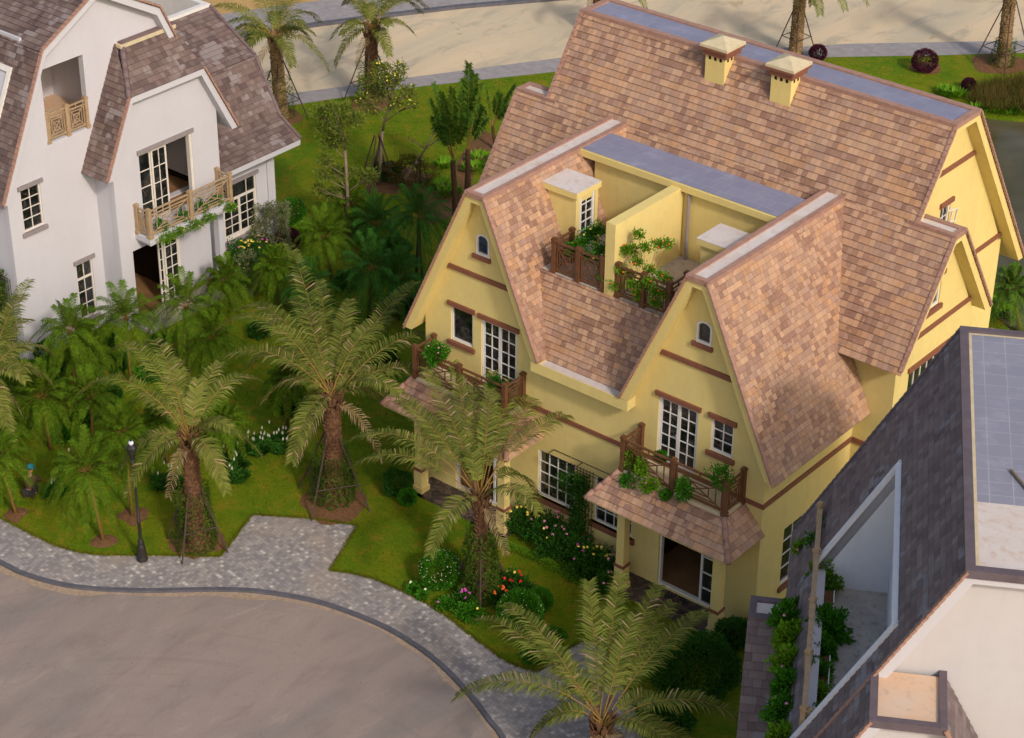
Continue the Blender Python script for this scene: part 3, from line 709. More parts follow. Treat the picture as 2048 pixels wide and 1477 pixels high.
# verge tiles
def vpart(p, q, parent=None, mat='cap', **k):
    m = MB(); verge(m, p, q, **k); m.build('verge_tiles', MT[mat], parent or YH)
for sx in (1, -1):
    cx = sx*xg
    vpart((cx+sx*(xo-xg), yf-.02, zo), (cx+sx*sw, yf-.02, zr)); vpart((cx-sx*(xg-xi), yf-.02, zi), (cx-sx*sw, yf-.02, zr))
    vpart((sx*(xm+.02), ye+(zw-ze)/KM, zw), (sx*(xm+.02), ym1, zm)); vpart((sx*(xm+.02), yb2, zb2), (sx*(xm+.02), ym2, zm))
    vpart((sx*(xw+.02), ye, ze), (sx*(xw+.02), yw1, zw)); vpart((sx*(xw+.02), ywb, zwb), (sx*(xw+.02), yw2, zw))
# terrace
t = MB(); t.box(-3.1, 3.1, .95, 4.3, 8.55, 8.80); t.build('terrace_floor', MT['conc'], YH)
t = MB(); t.box(-3.2, 3.2, 4.32, 4.6, 8.6, 11.04); t.box(-.17, .17, .92, 4.32, 8.5, 11.14); t.box(-3.9, 3.9, 4.12, 5.70, 11.05, 11.26)
t.box(-3.5, 3.5, 5.45, 5.68, 9.4, 11.05)
t.build('terrace_wall', Y, YH)
m = MB(); m.face([(-3.76, 4.2, 11.275), (3.76, 4.2, 11.275), (3.76, 5.68, 11.275), (-3.76, 5.68, 11.275)], [(-3.76, 4.2), (3.76, 4.2), (3.76, 5.68), (-3.76, 5.68)]); m.build('flat_roof', MT['flat'], YH)
for sx in (1, -1):
    a, b = sorted((sx*2.28, sx*3.9))
    PX = frame((sx*2.28, 0, 8.8), (0, 1, 0), (0, 0, 1), (-sx, 0, 0))
    bx = MB(); bx.box(a, b, 2.22, 2.40, 8.8, 10.75); bx.box(a, b, 3.15, 3.30, 8.8, 10.75); bx.box(a+.02, b-.02, 2.4, 3.15, 10.5, 10.74); 
    bx.box(min(sx*2.6, sx*2.7), max(sx*2.6, sx*2.7), 2.4, 3.15, 8.8, 10.5)
    o = bx.build('stair_box', Y, YH)
    c = MB(); a2, b2_ = sorted((sx*2.18, sx*3.62)); c.box(a2, b2_, 2.12, 3.33, 10.74, 10.93); c.build('slab', MT['yellow'], o)
    c = MB(); c.box(a2, b2_, 2.12, 3.33, 10.931, 10.95); c.build('slab_top', MT['conc_light'], o)
    window(YH, PX, 2.42, 3.13, .0, 1.95, cols=2, rows=6, sill=False, lintel=False, name='terrace_door', fw=.09, inset=.03)
pp = MB(); pp.tube([(.42, 4.22, 8.8), (.42, 4.22, 11.05)], .055, 10); pp.build('drain_pipe', MT['pipe'], YH)
# chimneys on the front slope
def chimney(cx, cy):
    zb = ze+(cy-.45-ye)*KM-.25; h = .38; zt_ = 13.86
    b = MB(); b.box(cx-.36, cx+.36, cy-.36, cy+.36, zb-.3, zt_); b.box(cx-.40, cx+.40, cy-.40, cy-.05, zb-.3, zb+.32)
    o = b.build('chimney', Y, YH)
    c = MB(); c.box(cx-.42, cx+.42, cy-.42, cy+.42, zt_-.02, zt_+.16); c.box(cx-.50, cx+.50, cy-.50, cy+.50, zt_+.165, zt_+.25); c.build('cap_trim', MT['trim'], o)
    c = MB(); e = .51; z0 = zt_+.25; v = [(cx-e, cy-e, z0), (cx+e, cy-e, z0), (cx+e, cy+e, z0), (cx-e, cy+e, z0), (cx-e, cy-e, z0+.09), (cx+e, cy-e, z0+.09), (cx+e, cy+e, z0+.09), (cx-e, cy+e, z0+.09), (cx, cy, z0+.30)]
    c.mesh(v, [(0, 3, 2, 1), (0, 1, 5, 4), (1, 2, 6, 5), (2, 3, 7, 6), (3, 0, 4, 7), (4, 5, 8), (5, 6, 8), (6, 7, 8), (7, 4, 8)]); c.build('cap', MT['cream_wall'] if False else MT['chimcap'], o)
    for k in (-.2, .0, .2):
        for q in ((cx+k-.045, cx+k+.045, cy-.364, cy-.30, zt_-.16, zt_-.05), (cx+.30, cx+.364, cy+k-.045, cy+k+.045, zt_-.16, zt_-.05)):
            d = MB(); d.box(*q); d.build('vent', MT['dark'], o)
MT['chimcap'] = simple('pale_yellow_cap', (.62, .52, .34), .8, .25, 4, .1, .2)
for u, v in ((1452, 167.6), (1584, 210)):
    q = PLp(u, v, (0, ye, ze), (0, -(zm-ze), ym1-ye)); chimney(q.x-.40, q.y+.29)

# ------------------------------------------------------------------ balcony railings
def railing(parent, A, B, zf, h=1.15, panels=2, mat='wood', ends=(True, True), full=True, pw=.13, rw=.07):
    """timber railing from A to B (xy), posts as sub-parts, crossed pattern panels"""
    A, B = V((*A, zf)), V((*B, zf)); d = B-A; L = d.length; d.normalize(); up = V((0, 0, 1)); sd = d.cross(up)
    m = MB(); top = h-.13
    m.beam(A+up*top, B+up*top, rw, .05, up); m.beam(A+up*(top-.16), B+up*(top-.16), .045, .04, sd); m.beam(A+up*.10, B+up*.10, .06, .05, sd)
    for k in range(panels):
        a0 = L*k/panels+.12; a1 = L*(k+1)/panels-.12; z0, z1 = .10, top-.16
        P = lambda u, v, q=0.0: A + d*u + up*v + sd*q
        for u in (a0, a1, a0-.045, (a0+a1)/2): m.beam(P(u, top-.16), P(u, top), .03, .03, d)
        if not full:
            n = int((a1-a0)/.12)
            for i in range(n+1): m.beam(P(a0+(a1-a0)*i/n, z0), P(a0+(a1-a0)*i/n, z1), .03, .03, d)
            continue
        for u in (a0, a1): m.beam(P(u, z0), P(u, z1), .04, .035, d)
        w, hh = a1-a0, z1-z0; cu, cv = (a0+a1)/2, (z0+z1)/2
        for s_ in (.72, .40):
            x0, x1, y0, y1 = cu-w/2*s_, cu+w/2*s_, cv-hh/2*s_, cv+hh/2*s_
            m.beam(P(x0, y0, .004), P(x1, y0, .004), .03, .028, sd); m.beam(P(x0, y1, .004), P(x1, y1, .004), .03, .028, sd)
            m.beam(P(x0, y0, -.004), P(x0, y1, -.004), .03, .028, d); m.beam(P(x1, y0, -.004), P(x1, y1, -.004), .03, .028, d)
        for q, (e, f) in enumerate(((1, 1), (1, -1))):
            m.beam(P(cu-w/2*e, cv-hh/2*f, .008*(q-.5)), P(cu+w/2*e, cv+hh/2*f, .008*(q-.5)), .028, .026, sd)
    o = m.build('railing', MT[mat], parent)
    ps = [i for i in range(panels+1) if (i > 0 or ends[0]) and (i < panels or ends[1])]
    for i in ps:
        p = A + d*(L*i/panels); q = MB(); q.box(p.x-pw/2, p.x+pw/2, p.y-pw/2, p.y+pw/2, zf-.05, zf+h); q.box(p.x-pw/2-.02, p.x+pw/2+.02, p.y-pw/2-.02, p.y+pw/2+.02, zf+h-.09, zf+h-.04)
        q.box(p.x-pw/2-.025, p.x+pw/2+.025, p.y-pw/2-.025, p.y+pw/2+.025, zf-.051, zf+.08); q.build('post', MT[mat], o)
    return o

def porch(dx):
    """porch with tiled skirt roof and balcony; dx shifts the right one"""
    x0, x1, yb_ = 2.12+dx, 5.75+dx, -.96
    m = MB(); m.box(x0-.05, x1+.05, -1.03, -.001, 4.32, 4.52); m.build('balcony_floor', MT['chimcap'], YH)
    # skirt roof: eave z 3.6 out to x -.62/+.75, y -1.85
    e0, e1, ey, ez, tz = x0-.67, x1+.80, -1.83, 3.60, 4.42
    ty = -1.04; tx0, tx1 = x0-.05, x1+.05
    r = MB()
    def sl(p_eL, p_eR, p_tR, p_tL, uo):
        a, b, c, d = V(p_eL), V(p_eR), V(p_tR), V(p_tL); al = (b-a).normalized(); n_ = (b-a).cross(d-a).normalized()
        if n_.z < 0: n_ = -n_
        bu = n_.cross(al)
        if bu.z < 0: bu = -bu
        P = lambda u, v, q=0.0: a+al*u+bu*v+n_*q
        uv = lambda p: ((p-a).dot(al), (p-a).dot(bu))
        courses(r, P, [uv(a), uv(b), uv(c), uv(d)], uo=uo, h=.22)
        r.cur = 0
    sl((e0, ey, ez), (e1, ey, ez), (tx1, ty, tz), (tx0, ty, tz), 4+dx)
    sl((e1, ey, ez), (e1, 0, ez), (tx1, 0, tz), (tx1, ty, tz), 9+dx)
    sl((e0, 0, ez), (e0, ey, ez), (tx0, ty, tz), (tx0, 0, tz), 14+dx)
    r.build('porch_roof', MT['tile'], YH)
    for (p, q) in (((e1, ey, ez), (tx1, ty, tz)), ((e0, ey, ez), (tx0, ty, tz))):
        h_ = MB(); hipcap(h_, q, p, .085, .30, .05); h_.build('hip_cap', MT['cap'], YH, smooth=True)
    s_ = MB(); s_.ext([(e0+.04, ey+.04, ez-.06), (e1-.04, ey+.04, ez-.06), (e1-.04, -.002, ez-.06), (e0+.04, -.002, ez-.06)], (0, 0, .05)); s_.build('porch_soffit', Y, YH)
    f = MB(); f.box(x0-.3, x1+.3, -1.30, -.002, 3.2, 3.54); f.build('porch_beam', Y, YH)
    for cx in (1.95+.19+dx, 5.80-.19+dx):
        cy = -.99+.19
        c = MB(); c.box(cx-.14, cx+.14, cy-.14, cy+.14, .1, 3.21); o = c.build('column', Y, YH)
        c = MB(); c.box(cx-.165, cx+.165, cy-.165, cy+.165, 0, .95); c.build('column_shaft', Y, o)
        c = MB(); c.box(cx-.2, cx+.2, cy-.2, cy+.2, 0, .34); c.build('base', Y, o)
        c = MB(); c.box(cx-.185, cx+.185, cy-.185, cy+.185, .95, 1.04); c.build('collar', MT['trim'], o)
    fl = MB(); fl.box(1.9+dx, 5.85+dx, -1.0, -.002, .0, .14); fl.build('porch_floor', MT['marble'], YH)
    railing(YH, (x0, yb_), (x1, yb_), 4.52, panels=2)
    railing(YH, (x0, -.08), (x0, yb_), 4.52, panels=1, ends=(True, False)); railing(YH, (x1, yb_), (x1, -.08), 4.52, panels=1, ends=(False, True))
s = N('dark_marble_floor'); p = s.pos(); a_ = s.noise(p, 2.5, 6, .75, 2.0); b_ = s.noise(p, 9, 4, .7)
s.col(s.mix(mapr(s, b_, .5, .7, 0, .5), s.ramp(a_, [(0, (.012, .010, .012)), (.48, (.03, .024, .026)), (.56, (.17, .11, .085)), (.64, (.04, .03, .03)), (1, (.10, .075, .07))]), (.13, .09, .07))); s.rough(.35); MT['marble'] = s.m
porch(0); porch(-8.13)
# terrace railing, each side of the dividing wall
for sx in (1, -1):
    a, b = sorted((sx*.28, sx*2.12)); railing(YH, (a, 1.0), (b, 1.0), 8.8, panels=2)
    railing(YH, (sx*2.12, 1.0), (sx*2.12, 1.85), 8.8, panels=1, ends=(False, True))
# back porch roof seen past the rear corner
r = MB(); Pb = slopeP((8.6, 13.6, 3.1), (0, 1, 0), (-1.6, 0, 1.0)); courses(r, Pb, [(-.8, 0), (2.2, 0), (2.2, 1.9), (-.8, 1.9)], h=.25, uo=77)
Pc = slopeP((6.0, 15.8, 3.1), (1, 0, 0), (0, -1.6, 1.0)); courses(r, Pc, [(0, 0), (2.6, 0), (1.0, 1.9), (0, 1.9)], h=.25, uo=87); r.build('porch_roof', MT['tile'], YH)

# ================================================================== WHITE HOUSE (left)
WH = empty('villa', (0, 0, 0), label='white villa with purple-brown mansard roof, tan balcony railings and projecting bay', cat='house')
XW, XB = -22.25, -21.25; WM = MT['white_wall']
w = MB(); XP = frame((XW, 0, 0), (0, 1, 0), (0, 0, 1), (1, 0, 0))
yc, kz, ez_, apz = .77, 11.45, 6.5, 12.9
gab = [(-3.72, 0), (5.2, 0), (5.2, 7.2), (3.40, kz-.12), (yc, apz-.12), (-1.86, kz-.12), (-3.72, 7.2)]
LOG = (-1.72, .14, 7.88, 10.6)
WHL = (-3.15, -2.27, 4.98, 6.62); WH2 = (-1.12, -.36, .60, 2.90)
wall(w, XP, gab, [rect(*LOG), rect(*WHL), rect(*WH2), rect(.46, 3.08, .03, 3.0), rect(.46, 4.8, 3.85, 6.9)])
w.box(XW-10, XW-.2401, -3.72, -3.48, 0, 7.0)            # side wall facing the camera
w.box(XW-10, XW-.26, 5.0, 5.19, 4.0, 8.0)
WR = (6.12, 7.92, .92, 3.25); wall(w, frame((XW+.003, 0, 0), (0, 1, 0), (0, 0, 1), (1, 0, 0)), rect(5.201, 8.83, 0, 4.3), [rect(*WR)])
w.box(XW-8, XW-.25, 8.6, 8.83, 0, 4.0)
w.box(XW-.02, XW+.07, 8.48, 8.86, 0, 3.95)
# bay
XBP = frame((XB, 0, 0), (0, 1, 0), (0, 0, 1), (1, 0, 0)); BD = (1.38, 3.92, 3.80, 6.66)
bayw = [(.14, 3.05), (5.20, 3.05), (5.20, 7.5), (4.36, 9.05), (.93, 9.05), (.14, 7.3)]
wall(w, XBP, bayw, [rect(*BD)])
w.box(XW+.002, XB-.2401, .14, .38, 0, 7.1); w.box(XW+.002, XB-.251, 4.96, 5.20, 3.05, 7.2)
w.box(XB-.24, XB, .14, .72, 0, 3.05); w.box(XB-.26, XB, 4.93, 5.20, 0, 3.05); w.box(XW, XB-.26, .38, 4.96, 3.05, 3.3)
w.build('wall', WM, WH)
# recessed rooms: loggia, bay room, ground floor
r = MB(); r.box(XW-3.2, XW-.25, -1.9, 2.2, 7.7, 7.88); r.build('loggia_floor', MT['conc_orange'], WH)
r = MB(); r.box(XW-3.3, XW-3.2, -1.9, 2.2, 7.7, 11); r.box(XW-3.2, XW-.25, 1.2, 1.3, 7.88, 11); r.box(XW-3.2, XW-.25, -2.0, -1.9, 7.7, 11); r.box(XW-3.2, XW-.25, -1.9, 1.2, 10.75, 10.85); r.build('loggia_wall', MT['grey_wall'] if 'grey_wall' in MT else WM, WH)
r = MB(); r.box(XW-3.5, XB-.25, .4, 4.95, 3.6, 3.8); r.build('interior_floor', MT['int_floor'], WH); r = MB(); r.box(XW-3.5, XB-.3, .5, 4.9, .02, .12); r.build('interior_floor', MT['int_floor'], WH)
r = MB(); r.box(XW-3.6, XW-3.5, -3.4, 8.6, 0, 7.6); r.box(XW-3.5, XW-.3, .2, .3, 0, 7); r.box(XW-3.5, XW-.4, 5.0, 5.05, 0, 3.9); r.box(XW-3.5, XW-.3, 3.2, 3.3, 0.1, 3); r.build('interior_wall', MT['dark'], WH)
window(WH, XP, *WHL, cols=2, rows=4, trim='grey_trim', fr='cream', fw=.05)
window(WH, XP, *WH2, cols=2, rows=3, transom=.62, trim='grey_trim', fr='cream', fw=.05)
window(WH, XP, *WR, cols=2, rows=4, leaves=2, transom=.62, trim='grey_trim', fr='cream', fw=.06)
# bay doors: folded leaves on the left of each opening
def leaf(P, u0, u1, v0, v1, d, cols=2, rows=4, parent=WH, name='door_leaf', fr='cream', z_=.04):
    m = MB()
    for q in ((u0, u0+.07, v0, v1), (u1-.07, u1, v0, v1), (u0+.07, u1-.07, v0, v0+.14), (u0+.07, u1-.07, v1-.07, v1)): pbox(m, P, *q, d, d+z_)
    for k in range(1, cols): x = u0+(u1-u0)*k/cols; pbox(m, P, x-.018, x+.018, v0+.14, v1-.07, d+.004, d+z_-.004)
    for k in range(1, rows): y = v0+.14+(v1-v0-.21)*k/rows; pbox(m, P, u0+.07, u1-.07, y-.018, y+.018, d+.007, d+z_-.007)
    o = m.build(name, MT[fr], parent); g = MB(); g.face([P(u0+.07, v0+.14, d+.02), P(u1-.07, v0+.14, d+.02), P(u1-.07, v1-.07, d+.02), P(u0+.07, v1-.07, d+.02)]); g.build('pane', MT['glass'], o)
leaf(XBP, 1.38, 2.02, 3.82, 6.6, -.16, cols=1, rows=4); leaf(XBP, 2.0, 2.72, 3.82, 6.6, -.10, rows=4)
m = MB(); pbox(m, XBP, 3.80, 3.92, 3.8, 6.6, -.2, -.02); pbox(m, XBP, 1.38, 3.8, 6.6, 6.66, -.2, -.02); m.build('door_frame', MT['cream'], WH)
m = MB(); pbox(m, XBP, 1.3, 4.0, 6.66, 6.82, -.02, .06); m.build('lintel', MT['grey_trim'], WH)
GP = frame((XB-.3, 0, 0), (0, 1, 0), (0, 0, 1), (1, 0, 0))
leaf(GP, 2.1, 2.35, .12, 2.98, .02, cols=1, rows=6); leaf(GP, 2.36, 3.05, .12, 2.98, .06, rows=6); m = MB(); pbox(m, GP, 3.05, 3.12, .12, 2.98, -.02, .10); m.build('door_frame', MT['cream'], WH)
w = MB(); w.box(XW-.3, XB-.5, 3.13, 4.95, 0, 3.05); w.build('wall', MT['white_wall'], WH)
fl = MB(); fl.box(XW, XB+.9, .5, 4.3, -.05, .1); fl.build('doorstep', MT['conc'], WH)
bc = MB(); bc.box(XB+.001, XB+.80, .90, 5.05, 3.52, 3.72); bc.box(XB+.001, XB+.72, .98, 4.97, 3.40, 3.519); bc.build('balcony_floor', WM, WH)
railing(WH, (XB+.72, .99), (XB+.72, 4.97), 3.75, panels=2, mat='wood_tan'); railing(WH, (XB+.08, .99), (XB+.72, .99), 3.75, panels=1, mat='wood_tan', ends=(True, False)); railing(WH, (XB+.08, 4.97), (XB+.72, 4.97), 3.75, panels=1, mat='wood_tan', ends=(True, False))
railing(WH, (XW-.06, -1.66), (XW-.06, .10), 7.9, h=1.15, panels=2, mat='wood_tan')
# big gambrel gable roof over the front (+x) wall
KL = (kz-ez_)/2.33; XR = XW+.40
def gam(e0, xa, xb, mb, mat_t=.24):
    y0, y1, y2, y3 = yc-4.97, yc-2.64, yc+2.64, yc+4.97
    t1, t2 = .26, .27
    pts = [(y0, ez_), (y1, kz), (yc, apz), (y2, kz), (y3, ez_), (y3-.27, ez_), (y2-.13, kz-.25), (yc, apz-.27), (y1+.13, kz-.25), (y0+.27, ez_)]
    mb.ext([(xa, y, z) for y, z in pts], (xb-xa, 0, 0))
m = MB(); gam(0, XR-9.5, XR, m); m.build('roof_edge', WM, WH)
r = MB()
y0, y1, y2, y3 = yc-4.97, yc-2.64, yc+2.64, yc+4.97
Pl = slopeP((0, y0, ez_), (1, 0, 0), (0, y1-y0, kz-ez_)); L1 = sqrt((y1-y0)**2+(kz-ez_)**2)
xa, xb_ = XR-9.5, XR+.04
DH = (XR-3.9, XR-1.15, 1.0, 4.6)      # dormer opening in the left slope
courses(r, Pl, rect(xa, DH[0], -.05, L1)); courses(r, Pl, rect(DH[1], xb_, -.05, L1), v0=-.05); courses(r, Pl, rect(DH[0], DH[1], DH[3], L1), v0=-.05+.215*math.floor((DH[3]+.05)/.215)); courses(r, Pl, rect(DH[0], DH[1], -.05, DH[2]), v0=-.05)
Pu = slopeP((0, y1-.06, kz-.03), (1, 0, 0), (0, yc-y1, apz-kz)); L2 = sqrt((yc-y1)**2+(apz-kz)**2); courses(r, Pu, rect(xa, xb_, 0, L2), uo=21)
Pl2 = slopeP((0, y3, ez_), (1, 0, 0), (0, y2-y3, kz-ez_)); courses(r, Pl2, rect(xa, xb_, -.05, L1), uo=41)
Pu2 = slopeP((0, y2+.06, kz-.03), (1, 0, 0), (0, yc-y2, apz-kz)); courses(r, Pu2, rect(xa, xb_, 0, L2), uo=61)
# main side roof (+x facing) with kink and flared eave, verge at y 9.5
prof = [(-21.28, 4.42), (-22.35, 5.08), (-23.56, 7.25), (-25.95, 8.68)]
PV = 9.47
for i in range(3):
    (xa_, za_), (xb2, zb_) = prof[i], prof[i+1]; P_ = slopeP((xa_, 0, za_), (0, 1, 0), (xb2-xa_, 0, zb_-za_)); courses(r, P_, rect(4.9, PV, 0, sqrt((xa_-xb2)**2+(za_-zb_)**2)), uo=80+i*9)
# bay roof: left steep slope, front hip, right slope
bz, bt = 6.3, 9.08; XRB = XB+.35; htz = 10.5
bl = [(XRB, -.42, bz), (XW+.02, -.42, bz), (XW+.02, 1.62, 10.62), (XW+.02, 1.85, 10.6), (XRB, .90, bt)]
Pq = slopeP((XW, -.42, bz), (1, 0, 0), (0, 1.32, bt-bz)); kk = sqrt(1.32**2+(bt-bz)**2)/(bt-bz)
courses(r, Pq, [(0, 0), (XRB-XW, 0), (XRB-XW, (bt-bz)*kk), (.0, (10.55-bz)*kk)], uo=120)
al = V((0, 1, 0)); aa = V((XRB, .90, bt)); nn = V((0, 1, 0)).cross(V((XW+.1-XRB, 0, htz-bt))).normalized(); Ph = slopeP((XRB, .90, bt), (0, 1, 0), (XW+.1-XRB, 0, htz-bt)); hL = sqrt((XW+.1-XRB)**2+(htz-bt)**2)
courses(r, Ph, [(0, 0), (3.54, 0), (3.25, hL), (.9, hL)], uo=140)
Pr = slopeP((XW-2, 5.9, bz), (1, 0, 0), (0, -1.46, bt-bz)); courses(r, Pr, [(0, 0), (XRB-XW+2, 0), (XRB-XW+2, (bt-bz)*kk), (.0, (bt-bz)*kk)], uo=160)
r.build('roof', MT['tile_grey'], WH)
m = MB()
m.ext([(XW, -.42, bz), (XW, .90, bt), (XW, 4.44, bt), (XW, 5.90, bz), (XW, 5.62, bz), (XW, 4.30, bt-.22), (XW, 1.04, bt-.22), (XW, -.14, bz)], (XRB-XW, 0, 0)); m.build('roof_edge', WM, WH)
m = MB(); m.ext([(x, 5.0, z) for x, z in prof] + [(x-.02, 5.0, z-.22) for x, z in prof[::-1]], (0, PV-5.0-.01, 0)); m.build('roof_edge', WM, WH)
m = MB(); m.box(XW+.001, XW+.30, 1.6, 4.2, 10.42, 10.55); m.build('ledge', MT['chimcap'], WH)
h_ = MB(); hipcap(h_, (XW+.1, 1.82, htz+.03), (XRB, .90, bt), .10, .32, .04); h_.build('hip_cap', MT['cap_grey'], WH, smooth=True)
h_ = MB(); h_.beam((XW+.14, 1.7, htz+.06), (XW+.14, 4.2, htz+.06), .22, .10); h_.build('ridge_cap', MT['cap_grey'], WH)
for p_, q_ in (((XR+.02, y0, ez_), (XR+.02, y1, kz)), ((XR+.02, y1, kz), (XR+.02, yc, apz)), ((XR+.02, y2, kz), (XR+.02, yc, apz)), ((XR+.02, y3-2.6*.45, ez_+2.5), (XR+.02, y2, kz)), ((XRB+.02, -.42, bz), (XRB+.02, .90, bt)), ((XRB+.02, 5.9, bz), (XRB+.02, 4.44, bt))):
    vpart(p_, q_, WH, 'cap', w=.12)
for i in range(3):
    (xa_, za_), (xb2, zb_) = prof[i], prof[i+1]; vpart((xa_, PV, za_), (xb2, PV, zb_), WH, 'cap_grey')
# roof terrace behind the side roof
m = MB(); m.box(-26.15, -25.9, 5.2, PV, 8.0, 8.80); m.build('terrace_parapet', MT['white'], WH)
m = MB(); m.box(-33, -26.15, 3.2, PV, 7.4, 7.6); m.build('terrace_floor', MT['conc'], WH)
m = MB(); m.box(-33, -26.15, PV-.25, PV, 7.0, 8.8); m.build('terrace_parapet', MT['white'], WH)
# dormer frame in the left slope
def Pd(u, v, d=0): return Pl(u, v, d)
m = MB()
for q in ((DH[0], DH[0]+.18, DH[2], DH[3]), (DH[1]-.18, DH[1], DH[2], DH[3]), (DH[0]+.18, DH[1]-.18, DH[3]-.2, DH[3])): pbox(m, Pd, *q, -.3, .09)
m.build('dormer_frame', MT['white'], WH)
m = MB(); a_ = Pd(DH[0], DH[2], 0); m.box(DH[0], DH[1], a_.y+.02, a_.y+3, a_.z-.1, a_.z); m.build('dormer_floor', MT['conc'], WH)
m = MB(); m.box(DH[0], DH[1], a_.y+1.9, a_.y+2.0, a_.z, a_.z+4.2); m.build('dormer_wall', WM, WH)
# lower left block behind
m = MB(); m.box(XW-9, XW-1.6, -9, -3.72, 0, 3.6); m.build('annex_wall', WM, WH)

# ================================================================== DARK-ROOFED HOUSE (bottom right)
O_ = V((12.27, -1.03, 0)); D_ = V((-.5, .8660254, 0)); E_ = V((.8660254, .5, 0)); HD, KD = 13.0, 1.80
def L(d, r, z): return O_ + D_*d - E_*r + V((0, 0, z))       # d along the ridge, r run outwards (left), z height
BH = empty('villa', (0, 0, 0), label='villa with dark slate roof, pale gable wall and long plant-lined roof terrace', cat='house')
F0, F1 = -10.25, 0.0                                          # front gable verge / rear verge
WS = 2.6                                                      # width of the flat strip
SB = 3.62                                                     # run of the eave
Ps = slopeP(L(F0, SB, HD-KD*SB), D_, E_*SB+V((0, 0, KD*SB))); LS = SB*sqrt(1+KD*KD)
def sv(run): return (SB-run)*sqrt(1+KD*KD)
H0, H1, HR0, HR1 = -9.35-F0, -3.02-F0, 1.26, 3.02
r = MB(); LT_ = -F0
courses(r, Ps, [(0, sv(HR0)), (LT_, sv(HR0)), (LT_, LS), (0, LS)], uo=5, v0=.29*math.floor(sv(HR0)/.29)) if False else None
vcut = sv(HR0)
courses(r, Ps, rect(0, LT_, vcut, LS), uo=5); courses(r, Ps, rect(0, H0, 0, vcut), uo=5); courses(r, Ps, rect(H1, LT_, 0, vcut), uo=5); courses(r, Ps, rect(H0, H1, 0, sv(HR1)), uo=5)
# the lower front bay, coplanar left slope
FB0 = -11.75; RB0 = (HD-10.02)/KD
Pf = slopeP(L(FB0, SB, HD-KD*SB), D_, E_*SB+V((0, 0, KD*SB))); courses(r, Pf, rect(0, F0-FB0-.001, 0, sv(RB0)), uo=25)
Pr_ = slopeP(L(F0+.3, .12-2.4, 10.02-KD*2.4), -D_, V(E_*-2.4)+V((0, 0, KD*2.4))); courses(r, Pr_, rect(0, F0-FB0+.3, 0, 2.4*sqrt(1+KD*KD)), uo=35)
# wing at the left with its slope facing the street
WZ = 6.3; WD0, WD1 = -3.75, -2.95
Pw = slopeP(L(WD0-2.4, 4.55, WZ-2.4*1.47), E_, D_*2.4+V((0, 0, 2.4*1.47))); courses(r, Pw, rect(0, 2.2, 0, 2.4*sqrt(1+1.47**2)), uo=45)
r.build('roof', MT['tile_dark'], BH)
# under-slab prisms
sl_ = MB(); CW = MT['cream_wall']
def dprism(mb, pts, d0, d1): mb.ext([L(d0, r_, z_) for r_, z_ in pts], D_*(d1-d0))
dr = T*sqrt(1+KD*KD)/KD
def slab(mb, d0, d1, r0, r1): dprism(mb, [(r0, HD-KD*r0), (r1, HD-KD*r1), (r1-dr, HD-KD*r1), (r0-dr, HD-KD*r0)], d0, d1)
slab(sl_, -3.02, F1, .05, SB); slab(sl_, F0, -9.35, .05, SB); slab(sl_, -9.35, -3.02, .05, HR0); slab(sl_, -9.35, -3.02, HR1, SB); slab(sl_, FB0, F0, RB0, SB)
dprism(sl_, [(.0, HD-.02), (-WS, HD-.02), (-WS, HD-.25), (.0, HD-.25)], F0+.02, F1-.02)
dprism(sl_, [(-WS-.05, HD), (-WS-SB, HD-KD*SB), (-WS-SB+dr, HD-KD*SB), (-WS-.05+dr, HD)], F0, F1)
sl_.build('roof_edge', MT['white_wall'], BH)
DPf = frame(L(F0+.38, 0, 0), E_, (0, 0, 1), -D_)             # front gable wall, u to the right
wb = MB()
wall(wb, DPf, [(-SB+.4, 0), (WS+SB-.4, 0), (WS+SB-.4, HD-KD*(SB-.2)), (WS-.1, HD-.15), (.1, HD-.15), (-SB+.4, HD-KD*(SB-.2))], [])
DPb = frame(L(F1-.38, 0, 0), E_, (0, 0, 1), D_)
wb.ext([DPb(-SB+.4, 0), DPb(WS+SB-.4, 0), DPb(WS+SB-.4, HD-KD*(SB-.1)), DPb(WS-.1, HD-.2), DPb(.1, HD-.2), DPb(-SB+.4, HD-KD*(SB-.1))], D_*-.24)
wb.ext([L(F0+.4, SB-.45, 0), L(F1-.4, SB-.45, 0), L(F1-.4, SB-.45, 6.9), L(F0+.4, SB-.45, 6.9)], E_*.24)
wb.ext([L(FB0+.35, SB-.46, 0), L(F0+.3, SB-.46, 0), L(F0+.3, SB-.46, 6.6), L(FB0+.35, SB-.46, 6.6)], E_*.24)
wb.ext([L(FB0+.35, SB-.4, 0), L(FB0+.35, -1.9, 0), L(FB0+.35, -1.9, 6.2), L(FB0+.35, .1, 9.85), L(FB0+.35, RB0+.05, 9.9), L(FB0+.35, SB-.3, 6.8)], D_*.24)
wb.ext([L(WD0-2.2, 4.35, 0), L(WD0-2.2, 3.2, 0), L(WD0-2.2, 3.2, 2.9), L(WD0-2.2, 4.35, 2.9)], D_*.2)
wb.ext([L(WD0-2.2, 4.35, 0), L(-1.0, 4.35, 0), L(-1.0, 4.35, 3.0), L(WD1, 4.35, WZ-.2), L(WD0, 4.35, WZ-.2), L(WD0-2.2, 4.35, 2.9)], E_*.2)
wb.build('wall', CW, BH)
